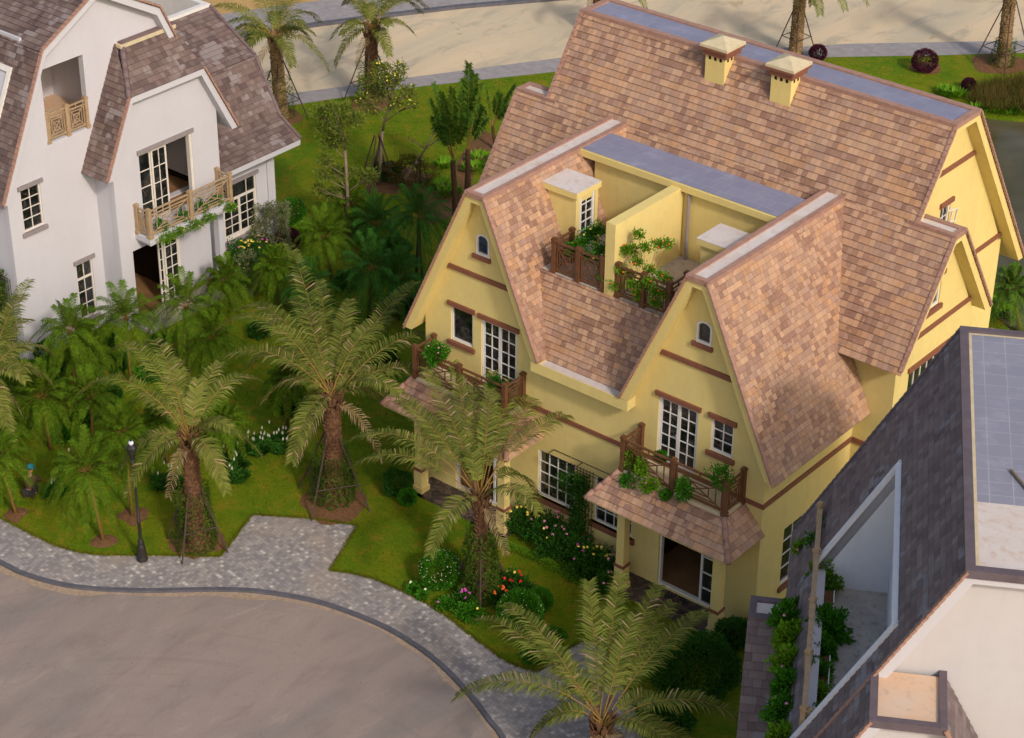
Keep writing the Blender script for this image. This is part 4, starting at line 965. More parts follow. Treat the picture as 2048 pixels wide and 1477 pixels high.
# flat roofs
def dflat(name, d0, d1, r0, r1, z, mat, w=.2, cut=None, capm='cap_dark', back=True):
    m = MB()
    def q(a, b, c, d_, mt, nm):
        m_ = MB(); m_.face([L(a, c, z+.05), L(a, d_, z+.05), L(b, d_, z+.05), L(b, c, z+.05)], [(c, a), (d_, a), (d_, b), (c, b)]); return m_.build(nm, MT[mt], BH)
    if cut is not None:
        o = q(cut, d1-w, r0-w, r1+w, mat, name); q(d0+w, cut, r0-w, r1+w, 'conc_light', 'roof_screed')
    else: o = q(d0+w, d1-w, r0-w, r1+w, mat, name)
    def bx(a, b, c, d_, e=0): 
        k = MB(); k.ext([L(a, c, z-.08), L(b, c, z-.08), L(b, d_, z-.08), L(a, d_, z-.08)], (0, 0, .20+e)); k.build('ridge_cap', MT[capm], o)
    bx(d0-.04, d1+.04, r0+.04, r0-w); bx(d0-.04, d0+w, r0-w-.001, r1+w+.001, -.002); (bx(d1-w, d1+.04, r0-w-.001, r1+w+.001, -.002) if back else None); bx(d0-.04, d1+.04, r1+w, r1-.04)
    return o
dflat('flat_roof', F0, F1, 0, -WS, HD, 'flat2', .17, cut=-7.6)
m = MB(); z_ = HD+.056
for a, b, c, d2 in ((F0+.17, F1-.17, -.17, -.25), (F1-.25, F1-.17, -.25, -WS+.17)): m.face([L(a, c, z_), L(a, d2, z_), L(b, d2, z_), L(b, c, z_)])
m.build('mortar_edge', MT['chimcap'], BH)
dflat('flat_roof', FB0, F0+.36, RB0, .12, 10.02, 'conc_orange', .13, back=False)
dflat('flat_roof', WD0, WD1, 4.5, 3.3, WZ, 'conc_light', .14)
vpart(L(F0-.02, SB, HD-KD*SB), L(F0-.02, 0, HD), BH, 'cap'); vpart(L(F1+.02, SB, HD-KD*SB), L(F1+.02, 0, HD), BH, 'cap_dark')
vpart(L(FB0-.02, SB, HD-KD*SB), L(FB0-.02, RB0, 10.02), BH, 'cap'); vpart(L(FB0-.02, .12-2.4, 10.02-KD*2.4), L(FB0-.02, .12, 10.02), BH, 'cap')
# roof terrace cut into the slope
ZT = 7.02; m = MB(); m.ext([L(-9.35, HR0-.1, ZT-.15), L(-3.02, HR0-.1, ZT-.15), L(-3.02, 3.12, ZT-.15), L(-9.35, 3.12, ZT-.15)], (0, 0, .15)); m.build('terrace_floor', MT['conc_t'], BH)
m = MB()
m.ext([L(-3.02, HR0-.1, ZT), L(-3.02, 3.1, ZT), L(-3.02, 3.1, HD-KD*3.1), L(-3.02, HR0, HD-KD*HR0-.1), L(-3.02, HR0-.1, HD-KD*HR0-.1)], D_*.12)
m.ext([L(-9.35, HR0-.1, ZT), L(-9.35, 3.1, ZT), L(-9.35, 3.1, HD-KD*3.1), L(-9.35, HR0, HD-KD*HR0-.1), L(-9.35, HR0-.1, HD-KD*HR0-.1)], D_*-.12)
m.ext([L(-9.35, HR0-.1, ZT), L(-3.02, HR0-.1, ZT), L(-3.02, HR0-.1, 10.7), L(-9.35, HR0-.1, 10.7)], E_*.1)
m.build('terrace_wall', MT['white_bright'], BH)
m = MB()
def edge(d0, r0, d1, r1): m.beam(L(d0, r0, HD-KD*r0+.10), L(d1, r1, HD-KD*r1+.09), .16, .10)
edge(-3.02, HR0, -9.35, HR0); m.build('terrace_fascia', MT['white_bright'], BH)
m = MB(); edge(-3.0, HR0-.05, -3.0, 3.0); m.build('terrace_fascia', MT['white_bright'], BH); m = MB(); edge(-9.37, HR0-.05, -9.37, 3.25); m.build('terrace_fascia', MT['white_bright'], BH)
m = MB(); m.ext([L(-9.35, 3.02, ZT-.3), L(-3.02, 3.02, ZT-.3), L(-3.02, 3.3, ZT-.3), L(-9.35, 3.3, ZT-.3)], (0, 0, .42)); m.build('terrace_kerb', MT['chimcap'], BH)
def pt2(d, r_): q = L(d, r_, 0); return (q.x, q.y)
railing(BH, pt2(-9.1, 3.0), pt2(-.95, 3.0), ZT, h=1.12, panels=4, mat='wood_tan', full=False, rw=.13)
railing(BH, pt2(-9.1, 3.0), pt2(-9.1, 2.35), ZT, h=1.12, panels=1, mat='wood_tan', full=False, ends=(False, False), rw=.1)

# ================================================================== PLANTS
MT['date_leaf'] = leafmat('date_palm_leaflets', (.13, .165, .025), (.235, .24, .05), (.075, .105, .016), dead=(.36, .25, .14), deadp=.05, trans=.2, scale=.5)
MT['date_dry'] = leafmat('dry_palm_leaflets', (.30, .21, .11), (.36, .26, .15), (.23, .16, .08), trans=.1)
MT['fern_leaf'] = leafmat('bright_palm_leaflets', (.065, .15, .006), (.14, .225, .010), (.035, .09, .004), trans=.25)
MT['fern_shade'] = leafmat('shaded_palm_leaflets', (.03, .12, .014), (.05, .165, .018), (.02, .08, .010), trans=.15)  # palm leaflets with a lowered colour, shade painted in for the shaded palms
MT['fan_leaf'] = leafmat('fan_palm_leaf', (.06, .16, .018), (.13, .21, .02), (.035, .11, .014), trans=.2)
MT['leaf_tree'] = leafmat('tree_leaves', (.14, .19, .03), (.22, .25, .04), (.09, .14, .02), trans=.25)
MT['leaf_dark'] = leafmat('dark_shrub_leaves', (.026, .10, .010), (.045, .14, .014), (.016, .065, .008), trans=.1)  # deep green leaves, with garden shade also put into the tone
MT['leaf_green'] = leafmat('green_shrub_leaves', (.035, .17, .008), (.07, .23, .012), (.02, .11, .006), trans=.15)
MT['leaf_bright'] = leafmat('bright_hedge_leaves', (.11, .28, .012), (.19, .34, .018), (.06, .18, .008), trans=.2)
MT['leaf_purple'] = leafmat('purple_shrub_leaves', (.06, .015, .028), (.11, .02, .045), (.04, .014, .018), trans=.1)
MT['leaf_silver'] = leafmat('silver_green_leaves', (.17, .19, .09), (.24, .25, .12), (.11, .13, .06), trans=.1)
MT['leaf_red'] = leafmat('brown_shrub_leaves', (.12, .05, .012), (.08, .09, .014), (.05, .05, .01), trans=.1)
MT['ivy'] = leafmat('ivy_leaves', (.05, .11, .012), (.11, .14, .02), (.03, .07, .008), trans=.15)
MT['bark_palm'] = simple('palm_leaf_bases', (.20, .105, .055), .95, .5, 7, .8, .1, c2=(.075, .035, .02))
MT['bark_tan'] = simple('tan_palm_leaf_bases', (.36, .24, .12), .95, .55, 7, .8, .1, c2=(.11, .06, .03))
MT['bark_small'] = simple('golden_slender_trunk', (.28, .17, .045), .9, .4, 9, .5, .1)
MT['bark_dark'] = simple('dark_slender_trunk', (.10, .055, .03), .9, .4, 9, .5, .1)
MT['bark_tree'] = simple('pale_tree_bark', (.27, .20, .13), .9, .4, 6, .5, .1)
def flow(name, c): MT[name] = simple(name, c, .6, .15, 20, 0, .2)
flow('flower_yellow', (.85, .68, .12)); flow('flower_pink', (.75, .30, .42)); flow('flower_red', (.75, .02, .02)); flow('flower_orange', (.85, .16, .03)); flow('flower_white', (.80, .76, .60)); flow('flower_magenta', (.62, .10, .42))

FH = V((FW.x, FW.y, 0)).normalized()
def atbase(u, v, b, off=0.0): return PLp(u, v, V(b)+FH*off, FH)      # point above base b, seen at pixel (u, v)
def rv(r=1.0):
    while True:
        p = V((rnd.uniform(-1, 1), rnd.uniform(-1, 1), rnd.uniform(-1, 1)))
        if p.length < 1: return p*r
def leafq(mb, c, d, up, L, w, fold=.0):
    """diamond leaf: from c along d"""
    s = d.cross(up)
    if s.length < 1e-4: s = V((1, 0, 0))
    s.normalize(); s *= w/2; m = c+d*(L*.45)
    i = len(mb.v); mb.v += [tuple(c), tuple(m+s), tuple(c+d*L), tuple(m-s)]
    mb.f.append((i, i+1, i+2, i+3)); mb.uv.append([(0, 0)]*4); mb.mi.append(mb.cur)
def frond(mb, b, tip, bulge=.35, L=.36, n=34, w=.028, rr=.018, start=.16, hang=.25, vee=.22, tipL=.5, rg=rnd, side_only=None):
    b, tip = V(b), V(tip); D = tip-b; ln = D.length
    c1 = b + D*.30 + V((0, 0, ln*bulge)); c2 = b + D*.72 + V((0, 0, ln*bulge*.95))
    B = lambda t: b*(1-t)**3 + c1*3*t*(1-t)**2 + c2*3*t*t*(1-t) + tip*t**3
    pts = [B(k/8) for k in range(9)]
    mb.cur = 1; mb.tube(pts, [rr*(1-.85*k/8) for k in range(9)], 4, cap=False); mb.cur = 0
    for k in range(n):
        t = start + (1-start)*(k+.5)/n; p = B(t); d = (B(min(1, t+.02))-B(t-.02)).normalized()
        s = d.cross(V((0, 0, 1)));
        if s.length < .05: s = V((1, 0, 0))
        s.normalize(); up = s.cross(d).normalized()
        ll = L*(1-(1-tipL)*max(0, (t-.5)/.5)**1.5)*min(1, .45+(t-start)*3.2)
        for sg in (1, -1):
            a = (s*sg + d*(.28+.55*t) + up*vee*rg.uniform(.2, 1.2)).normalized()
            a = (a + rv(.13)).normalized(); l2 = ll*rg.uniform(.8, 1.12)
            q = p+a*l2*.55; e = q + (a+V((0, 0, -hang*rg.uniform(.6, 2.0)))).normalized()*l2*.45
            ss = a.cross(up).normalized()*w*.5 if a.cross(up).length > .01 else s*w*.5
            ss = (ss + up*w*.3*rg.uniform(-1, 1))
            i = len(mb.v); mb.v += [tuple(p-ss*.5), tuple(p+ss*.5), tuple(q+ss), tuple(q-ss), tuple(e)]
            mb.f += [(i, i+1, i+2, i+3), (i+3, i+2, i+4)]; mb.uv += [[(0, 0)]*4, [(0, 0)]*3]; mb.mi += [0, 0]
def crown(mb, c, R, n=22, L=.36, w=.028, nl=32, lo=-25, hi=78, rg=rnd, rr=.016, droop=.5, **k):
    for i in range(n):
        az = i*2.399963 + rg.uniform(-.25, .25); f = (i+.5)/n; el = radians(hi + (lo-hi)*f + rg.uniform(-7, 7)); r = R*rg.uniform(.82, 1.1)
        d = V((cos(az)*cos(el), sin(az)*cos(el), sin(el))); tip = V(c) + d*r + V((0, 0, -droop*r*(cos(el)**2)))
        frond(mb, V(c)+d*.05, tip, bulge=.10+.30*cos(el), L=L, n=nl, w=w, rr=rr, rg=rg, **k)
def palm_trunk(mb, b, t, r0, r1, scales=True):
    b, t = V(b), V(t); n = 9; H = (t-b).length; d = (t-b)/n
    pts = [b+d*i + V((noise.noise(b+V((0, 0, i*.4)))*.05, noise.noise(b+V((9, 0, i*.4)))*.05, 0)) for i in range(n+1)]; pts[0] = b; pts[-1] = t
    rad = [r0+(r1-r0)*i/n for i in range(n+1)]; rad[0] = r0*1.25
    mb.tube(pts, rad, 12)
    if not scales: return
    rows = int(H/.13)
    for j in range(rows):
        z = (j+.5)/rows; p = b.lerp(t, z); r = r0+(r1-r0)*z; m = max(7, int(2*pi*r/.15))
        for k in range(m):
            a = 2*pi*(k+.5*(j % 2)+rnd.uniform(-.1, .1))/m; o = V((cos(a), sin(a), 0)); s = V((-sin(a), cos(a), 0)); u = V((0, 0, 1))
            wd = .07; h = .10*rnd.uniform(.8, 1.4); ex = .045*rnd.uniform(.5, 1.6)
            q = p+o*(r-.01)
            mb.mesh([q-s*wd, q+s*wd, q+o*ex+s*wd*.55+u*h, q+o*ex-s*wd*.55+u*h, q-o*.02+s*wd*.5+u*h*1.05, q-o*.02-s*wd*.5+u*h*1.05], [(0, 1, 2, 3), (3, 2, 4, 5), (0, 3, 5), (1, 4, 2)])
def leafcloud(mb, c, rx, ry, rz, n, L, w, shell=.55, flat=.0, lump=.25, seed=0, jitter=.6):
    c = V(c)
    for _ in range(n):
        d = rv(1.0)
        if d.length < .02: continue
        dn = d.normalized(); rad = 1-(1-shell)*rnd.random()**1.6
        rad *= 1+lump*noise.noise(dn*1.7+V((seed, 0, 0)))*2 + lump*.5*noise.noise(dn*4+V((seed, 5, 0)))
        p = c+V((dn.x*rx, dn.y*ry, dn.z*rz))*rad
        if p.z < .01: p.z = .01+rnd.random()*.05
        ld = (dn*.9+rv(jitter*1.3)+V((0, 0, .25))).normalized(); leafq(mb, p, ld, rv(1).normalized(), L*rnd.uniform(.7, 1.3), w)
def blossoms(mb, pts, r):
    for p in pts:
        p = V(p)
        for k in range(7):
            a = k*.9+rnd.random(); e = rnd.uniform(.1, 1.3); d = V((cos(a)*cos(e), sin(a)*cos(e), sin(e))); s = d.cross(V((0, 0, 1))).normalized()*r*.55; u = s.cross(d).normalized()*r*.55; q = p+d*r*.6
            mb.face([q-s-u, q+s-u, q+s*.8+u, q-s*.8+u])

# ---- hand placed date palms: (base px, crown px, trunk radius, frond tips px with height offset)
def date_palm(base, cpx, r0, r1, tips, label, scale=1.0, bark='bark_palm', zc=None, L=.56, extra=10, R=2.5, start=.16, leaf='date_leaf', dens=74, dry=4, xlo=-12):
    if zc is None:
        b = Z(*base); c = atbase(*cpx, b); c.x, c.y = c.x*.5+b.x*.5, c.y*.5+b.y*.5
    else:
        c = Z(*cpx, zc); b = V((c.x, c.y, 0))
    root = empty('date_palm', (b.x, b.y, 0), label=label, cat='palm tree', group='date palms with thick scaly trunks')
    m = MB(); palm_trunk(m, b, c-V((0, 0, .25)), r0, r1)
    # leaf-base boss below the crown
    for k in range(46):
        a = k*2.4; h = rnd.uniform(-.55, .1); o = V((cos(a), sin(a), 0)); q = c+o*r1*.9+V((0, 0, h)); m.beam(q, q+o*rnd.uniform(.08, .2)+V((0, 0, rnd.uniform(.25, .45))), .09, .03, o)
    m.build('trunk', MT[bark], root)
    m = MB()
    for t in tips:
        u, v = t[0], t[1]; dz = t[2] if len(t) > 2 else -.2; bu = t[3] if len(t) > 3 else .36
        frond(m, c+V((rnd.uniform(-.08, .08), rnd.uniform(-.08, .08), rnd.uniform(-.1, .1))), Z(u, v, c.z+dz), bulge=bu, L=L*scale, n=dens, w=.035, rr=.026, hang=.55, start=start)
    if extra: crown(m, c, R, extra, L=L*scale*.9, nl=dens-6, lo=xlo, hi=46, w=.035, rr=.02, hang=.5)
    m.build('crown', [MT[leaf], MT['bark_small']], root)
    m = MB(); crown(m, c-V((0, 0, .15)), R*.62, dry, L=L*.7, nl=28, lo=-50, hi=-25, w=.028, rr=.018, hang=.6, droop=.35); m.build('dry_fronds', [MT['date_dry'], MT['bark_small']], root)
    return b, c
def brace(b, R, h, n=4, ang=.5, label='', hb=.9, mat='stake'):
    o = empty('palm_brace', (b.x, b.y, 0), label=label, cat='support frame', group='dark pole frames propping young trees')
    P_ = lambda k, z: V((b.x+cos(ang+2*pi*k/n)*R*(1-.86*z/h), b.y+sin(ang+2*pi*k/n)*R*(1-.86*z/h), z))
    for k in range(n):
        m = MB(); m.tube([P_(k, 0), P_(k, h)], .030, 6); m.build('pole', MT[mat], o)
    for k in range(n):
        m = MB(); m.tube([P_(k, hb), P_((k+1) % n, hb)], .022, 5); m.build('crossbar', MT[mat], o)
def ivy_on(b, h, r, label, n=900, m_='ivy'):
    m = MB()
    for _ in range(int(n*1.7)):
        z = h*rnd.random()**1.25; a = rnd.random()*2*pi; o = V((cos(a), sin(a), 0)); rr = r*(1.15-.25*z/h)*(1+.5*max(0, noise.noise(V((cos(a)*1.5, sin(a)*1.5, z*1.3))))) + rnd.random()*.08
        leafq(m, V((b.x, b.y, z))+o*rr, (o+rv(.8)).normalized(), V((0, 0, 1)), .09*rnd.uniform(.6, 1.4), .055)
    tag(m.build('climbing_vine', MT[m_]), label, 'climbing plant', 'vines climbing the palm trunks')

A = date_palm((395, 1092), (380, 880), .27, .22, [(228, 702, .8), (298, 690, .9), (345, 715, .9, .2), (160, 790, -.1), (240, 940, -.9, .4), (330, 905, -.5, .3), (440, 725, 1.0, .15), (515, 760, .6), (452, 985, -1.0, .5), (470, 860, -.3, .4), (395, 760, 1.3, .1), (275, 800, .5)], 'date palm with tan drooping crown standing beside the black street lamp', extra=4, R=2.7)
brace(A[0], 1.05, 2.6, 4, .35, 'dark pole frame around the palm beside the street lamp'); ivy_on(A[0], 2.3, .42, 'sparse yellowing vine climbing the palm beside the street lamp', 1100)
B = date_palm((668, 1000), (668, 800), .29, .25, [(575, 488, 1.4, .15), (583, 600, .9, .25), (437, 660, .2, .35), (418, 738, -.1, .35), (498, 738, -.5, .4), (530, 800, -.7, .4), (625, 818, -1.0, .45), (652, 745, .0, .2), (744, 800, -.7, .45), (752, 742, -.2, .3), (830, 565, 1.2, .12), (918, 696, .2, .35), (905, 770, -.2, .3), (700, 600, 1.2, .15), (640, 560, 1.3, .1), (780, 640, .8, .25), (480, 620, .7, .3)], 'largest date palm, between the lawn driveway and the lily bed', extra=4, R=3.3, L=.66, dens=84)
brace(B[0], 1.35, 2.7, 4, .2, 'dark pole frame around the largest palm above the paved driveway patch'); ivy_on(B[0], 1.9, .48, 'dark vine wrapped around the foot of the largest palm', 1500)
C = date_palm((962, 1195), (960, 1000), .19, .17, [(755, 770, 1.0, .15), (694, 884, .2, .3), (706, 932, -.1, .3), (850, 735, 1.6, .1), (905, 725, 1.9, .05), (945, 760, 1.6, .05), (985, 745, 2.0, .04), (1035, 730, 1.6, .08), (1112, 735, 1.2, .12), (1192, 838, .4, .28), (1075, 992, -.8, .5), (800, 800, 1.2, .15), (1010, 800, 1.2, .1), (880, 830, 1.0, .15)], 'date palm with upright feathery crown in front of the left porch', extra=3, R=2.8, L=.60, dens=80, start=.27, dry=1, xlo=20)
brace(C[0], 1.0, 2.5, 3, 1.2, 'dark three-legged pole frame around the palm in front of the left porch'); ivy_on(C[0], 2.6, .36, 'thick vine column on the palm in front of the left porch', 2200)
D4 = date_palm(None, (1203, 1450), .22, .20, [(952, 1237, .5, .2), (1005, 1210, .9, .2), (1178, 1164, 1.5, .05), (1240, 1150, 1.5, .05), (1316, 1172, 1.2, .08), (1345, 1205, .9, .12), (1412, 1224, .7, .15), (1345, 1418, -.5, .4), (912, 1393, -.1, .3), (1062, 1476, -.7, .45), (1508, 1462, -.1, .35), (1270, 1230, 1.2, .1), (1090, 1300, .7, .15), (1420, 1530, -.6, .3)], 'large date palm crown in the lower middle, nearest the camera', zc=3.2, extra=2, R=2.6, L=.62, dens=84, start=.22)
E5 = date_palm(None, (-25, 760), .3, .26, [(105, 712, -.4, .4), (60, 640, .5, .25), (62, 700, .2, .3), (50, 590, .9, .2), (98, 760, -.5, .4), (10, 870, -1.2, .4), (60, 560, 1.0, .1), (-40, 600, .9, .2)], 'date palm cut off by the left edge of the picture beside the white villa', zc=3.4, extra=6, R=2.4)
F6 = date_palm((563, 235), (545, 78), .30, .25, [(425, 15, 1.0, .25), (450, 95, -.2, .35), (470, 60, .3, .3), (500, -40, 1.2, .15), (560, -60, 1.5, .1), (640, 45, -.3, .35), (650, -20, .8, .3), (600, -50, 1.2, .2), (480, 100, -.6, .45), (440, 60, .1, .35), (620, 80, -.5, .4)], 'date palm at the top left behind the white villa roof', bark='bark_tan', extra=9, R=2.2, leaf='date_leaf')
brace(F6[0], 1.2, 2.8, 4, .6, 'dark pole frame around the palm behind the white villa'); ivy_on(F6[0], 2.2, .42, 'leafy vine on the palm behind the white villa', 700)
G7 = date_palm((742, 205), (748, 62), .30, .26, [(855, 20, -.2, .35), (640, -20, .6, .3), (690, 10, .2, .35), (700, -60, 1.2, .2), (780, -60, 1.4, .1), (830, -30, .8, .25), (840, 25, -.1, .4)], 'date palm beside the sandy road behind the yellow-flowering tree', extra=8, R=2.0)
brace(G7[0], 1.25, 2.8, 4, .6, 'dark pole frame around the palm behind the yellow-flowering tree'); ivy_on(G7[0], 2.2, .42, 'leafy vine on the palm behind the yellow-flowering tree', 800)
H8 = date_palm((1590, 108), (1606, -50), .30, .26, [(1690, 20, -.6, .4), (1640, 30, -.9, .35), (1735, 10, -.8, .4), (1660, -10, 0, .3), (1550, -30, 0, .3)], 'palm trunk standing behind the right chimney', bark='bark_tan', extra=6, R=1.8)
brace(H8[0], 1.0, 2.5, 4, .6, 'dark pole frame around the palm behind the right chimney')
I9 = date_palm((2005, 130), (2024, -90), .30, .26, [(1950, -50, 0, .3), (2100, -50, 0, .3)], 'palm with tan scaly trunk at the top right corner', bark='bark_tan', extra=6, R=1.8)
brace(I9[0], 1.35, 3.3, 4, .55, 'dark pole frame around the palm in the top right corner'); ivy_on(I9[0], 1.3, .40, 'vine at the foot of the top right palm', 700)
J10 = date_palm((1195, 70), (1200, -40), .30, .26, [(1290, 15, -.6, .4), (1320, -10, -.3, .35), (1250, -20, 0, .3)], 'palm mostly hidden behind the top left corner of the yellow villa roof', extra=5, R=1.6)

# ---- slender pygmy palms
def pygmy(bases, cpx, R, label, leaf='fern_leaf', bark='bark_small', r=.055, n=30, L=.27):
    b0 = Z(*bases[0]); c = atbase(*cpx, b0)
    R *= 1.12; root = empty('pygmy_palm', (b0.x, b0.y, 0), label=label, cat='palm tree', group='slender feathery palms on the lawn')
    for bp in bases:
        b = Z(*bp); m = MB(); mid = b.lerp(c, .5)+V((rnd.uniform(-.06, .06), rnd.uniform(-.06, .06), 0)); m.tube([b, mid, c], [r*1.25, r, r*1.1], 8); m.build('trunk', MT[bark], root, smooth=True)
    m = MB(); crown(m, c, R, n+10, L=L*1.05, nl=58, lo=-32, hi=78, w=.017, rr=.008, droop=.7, hang=.8, vee=.1)
    m.build('crown', [MT[leaf], MT['bark_small']], root)
pygmy([(207, 1082)], (174, 945), 1.35, 'slender palm in the open lawn just left of the street lamp')
pygmy([(32, 1028)], (-8, 920), 1.25, 'slender palm at the left edge above the curved pavement')
pygmy([(265, 1033)], (248, 868), 1.0, 'slender palm whose trunk rises directly behind the street lamp')
pygmy([(103, 900)], (84, 800), 1.45, 'bright feathery palm left of centre in the left lawn', n=30)
pygmy([(188, 905)], (182, 800), 1.2, 'green palm between two others, right of the bright feathery one', leaf='fern_leaf')
pygmy([(152, 800)], (140, 668), 1.3, 'yellow-green palm against the lower corner of the white villa')
pygmy([(176, 790)], (172, 705), 1.1, 'low palm just below the yellow-green one at the white villa corner')
pygmy([(262, 765)], (252, 640), 1.35, 'full green palm under the tall narrow window of the white villa', n=30)
pygmy([(364, 738), (377, 742)], (372, 618), 1.45, 'twin-trunked palm in front of the white villa doorway', n=30, bark='bark_palm')
pygmy([(335, 925)], (322, 835), .8, 'small palm half hidden behind the palm by the street lamp')
pygmy([(575, 865)], (572, 765), .8, 'small palm hidden under the left side of the largest date palm', bark='bark_dark')
pygmy([(462, 925)], (450, 850), .8, 'small palm beside the white lily bed', bark='bark_small')
pygmy([(665, 562)], (650, 478), 1.25, 'light green palm on the lawn right of the bright hedge', bark='bark_palm')
pygmy([(760, 505)], (752, 452), 1.3, 'low dark palm left of the twin dark palms near the yellow gable', leaf='fern_shade', bark='bark_dark')
pygmy([(738, 640)], (744, 545), 1.45, 'dark palm in the shade above the largest date palm', leaf='fern_shade', bark='bark_dark', n=30)
pygmy([(832, 562), (846, 572)], (838, 440), 1.55, 'twin-trunked dark palm beside the left gable of the yellow villa', leaf='fern_shade', bark='bark_dark', n=32)
pygmy([(-8, 965)], (-14, 862), 1.3, 'palm crown reaching in at the left edge beside the gardener in pale sleeves')
pygmy([(2042, 660)], (2022, 582), 1.1, 'small palm on the lake shore at the right edge', leaf='fan_leaf')
pygmy([(462, 618)], (452, 565), 1.0, 'low feathery palm beside the white villa porch pillar')

pygmy([(622, 655)], (618, 580), 1.2, 'dark palm in the shade directly above the largest date palm crown', leaf='fern_shade', bark='bark_dark')
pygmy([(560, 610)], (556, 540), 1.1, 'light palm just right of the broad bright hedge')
pygmy([(800, 640)], (798, 560), 1.2, 'dark palm next to the lower left eave of the yellow villa', leaf='fern_shade', bark='bark_dark')
pygmy([(700, 470)], (700, 415), 1.1, 'light green palm below the crooked tiered tree')
pygmy([(430, 760)], (425, 680), 1.1, 'green palm between the street lamp palm and the white villa doorway')
pygmy([(60, 860)], (52, 790), 1.1, 'green palm behind the bright feathery one at the left edge')
# ---- upright fan-like palms
def fanpalm(bpx, cpx, tips, label, r=.12):
    b = Z(*bpx); c = atbase(*cpx, b)
    root = empty('fan_palm', (b.x, b.y, 0), label=label, cat='palm tree', group='upright dark-trunked palms on the pond bank')
    m = MB(); palm_trunk(m, b, c, r*1.1, r*.8, False)
    for k in range(int(c.z/.16)): m.tube([b.lerp(c, k*.16/c.z)-V((0, 0, .02)), b.lerp(c, k*.16/c.z)+V((0, 0, .03))], r*(1.16-.3*k*.16/c.z), 10)
    m.build('trunk', MT['bark_dark'], root)
    m = MB()
    for u, v, off in tips: frond(m, c, atbase(u, v, b, off), bulge=.08, L=.58, n=46, w=.060, rr=.02, start=.30, hang=.7, vee=.05, tipL=.45)
    m.build('crown', [MT['fan_leaf'], MT['bark_small']], root)
fanpalm((912, 450), (906, 322), [(868, 168, .2), (884, 185, -.3), (905, 178, 0), (925, 190, .4), (868, 235, .5), (895, 240, -.6), (938, 225, .4), (885, 205, .6), (860, 200, .2)], 'upright palm with a broad fan of dark green leaves, left of the pair')
fanpalm((936, 410), (936, 300), [(938, 128, 0), (928, 160, .3), (962, 170, -.2), (950, 150, .4), (922, 215, .3), (965, 215, .2), (975, 240, 0)], 'taller upright palm, right of the pair on the pond bank')
fanpalm((992, 300), (985, 252), [(972, 178, 0), (1000, 188, .2), (1030, 172, .1), (1012, 215, .3), (955, 210, .1), (945, 240, .3), (1028, 205, 0)], 'drooping green palm right behind the taller upright palm', .08)

# ---- broadleaved trees with blob crowns
def tree(bases, fork, blobs, label, leaf='leaf_tree', r=.07, nleaf=260, L=.13, flowers=None, name='tree', cat='tree', bark='bark_tree', grp='young broadleaved trees propped on the lawn'):
    b0 = Z(*bases[0]); root = empty(name, (b0.x, b0.y, 0), label=label, cat=cat, group=grp)
    f = atbase(*fork, b0); m = MB()
    for bp in bases: b = Z(*bp); m.tube([b, b.lerp(f, .5)+V((rnd.uniform(-.05, .05), 0, 0)), f], [r*1.2, r, r*.8], 8)
    cl = MB(); fl = MB(); tops = max(blobs, key=lambda q: -q[1]); tp = atbase(tops[0], tops[1], b0, tops[2]); ld = [f, f.lerp(tp, .5)+V((rnd.uniform(-.15, .15), rnd.uniform(-.15, .15), 0)), tp]; m.tube(ld, [r*.75, r*.5, r*.2], 7); low = b0.lerp(f, .45)
    for u, v, off, rad in blobs:
        c = atbase(u, v, b0, off); hz = c.z-.25-.5*V((c.x-f.x, c.y-f.y, 0)).length; st = (low.lerp(f, max(0, min(1, (hz-low.z)/(f.z-low.z)))) if hz < f.z else (ld[0].lerp(ld[1], min(1, 2*(hz-f.z)/max(.1, tp.z-f.z))) if hz < ld[1].z else ld[1])); mid = st.lerp(c, .5)+V((rnd.uniform(-.12, .12), rnd.uniform(-.12, .12), .0)); m.tube([st, mid, c], [r*.4, r*.28, r*.1], 6)
        for k in range(4): q = c+rv(rad*.8); m.tube([mid, q], [r*.22, r*.08], 4)
        leafcloud(cl, c, rad, rad, rad*.75, int(2.1*nleaf*(rad/.4)**2), L, L*.45, shell=.3, lump=.4, seed=u)
        if flowers: blossoms(fl, [c+rv(rad*.9)+V((0, 0, rad*.2)) for _ in range(int(7*rad/.4))], .045)
    m.build('trunk', MT[bark], root, smooth=True); cl.build('crown', MT[leaf], root)
    if flowers: fl.build('blossoms', MT[flowers], root)
    return b0
tb = tree([(757, 372), (745, 345)], (765, 262), [(765, 140, 0, .42), (735, 165, .3, .38), (790, 160, -.3, .4), (815, 185, .2, .36), (760, 185, .4, .4), (725, 200, -.2, .36), (790, 205, 0, .36), (825, 210, -.3, .25), (745, 220, .2, .3), (770, 165, -.4, .4), (800, 135, .1, .28)], 'slender tree with yellow flowers on the back lawn', flowers='flower_yellow', nleaf=170)
brace(tb, .85, 2.3, 4, .3, 'dark pole frame around the yellow-flowering tree')
tb = tree([(697, 478)], (690, 300), [(640, 228, .2, .36), (665, 215, -.2, .32), (690, 225, .3, .42), (712, 238, -.2, .4), (650, 255, .1, .36), (675, 250, -.3, .38), (660, 285, .3, .34), (685, 280, 0, .32), (650, 320, .1, .3), (672, 345, .3, .34), (645, 350, -.2, .3), (700, 345, .2, .28), (738, 352, .1, .36), (665, 385, .3, .3), (640, 380, 0, .28)], 'crooked tree with several leafy tiers standing in a dark pole frame', nleaf=200)
brace(tb, .75, 1.9, 4, .6, 'dark pole frame around the crooked tiered tree', .6)
tb = tree([(798, 372)], (835, 322), [(818, 278, .1, .16), (850, 290, -.1, .18), (880, 275, .1, .2), (830, 300, .2, .14), (868, 262, 0, .12)], 'leaning bare-branched small tree propped by two poles', nleaf=120, L=.07, r=.07)
brace(Z(842, 372), .4, 1.2, 3, .3, 'short dark poles propping the leaning bare-branched tree', .3)

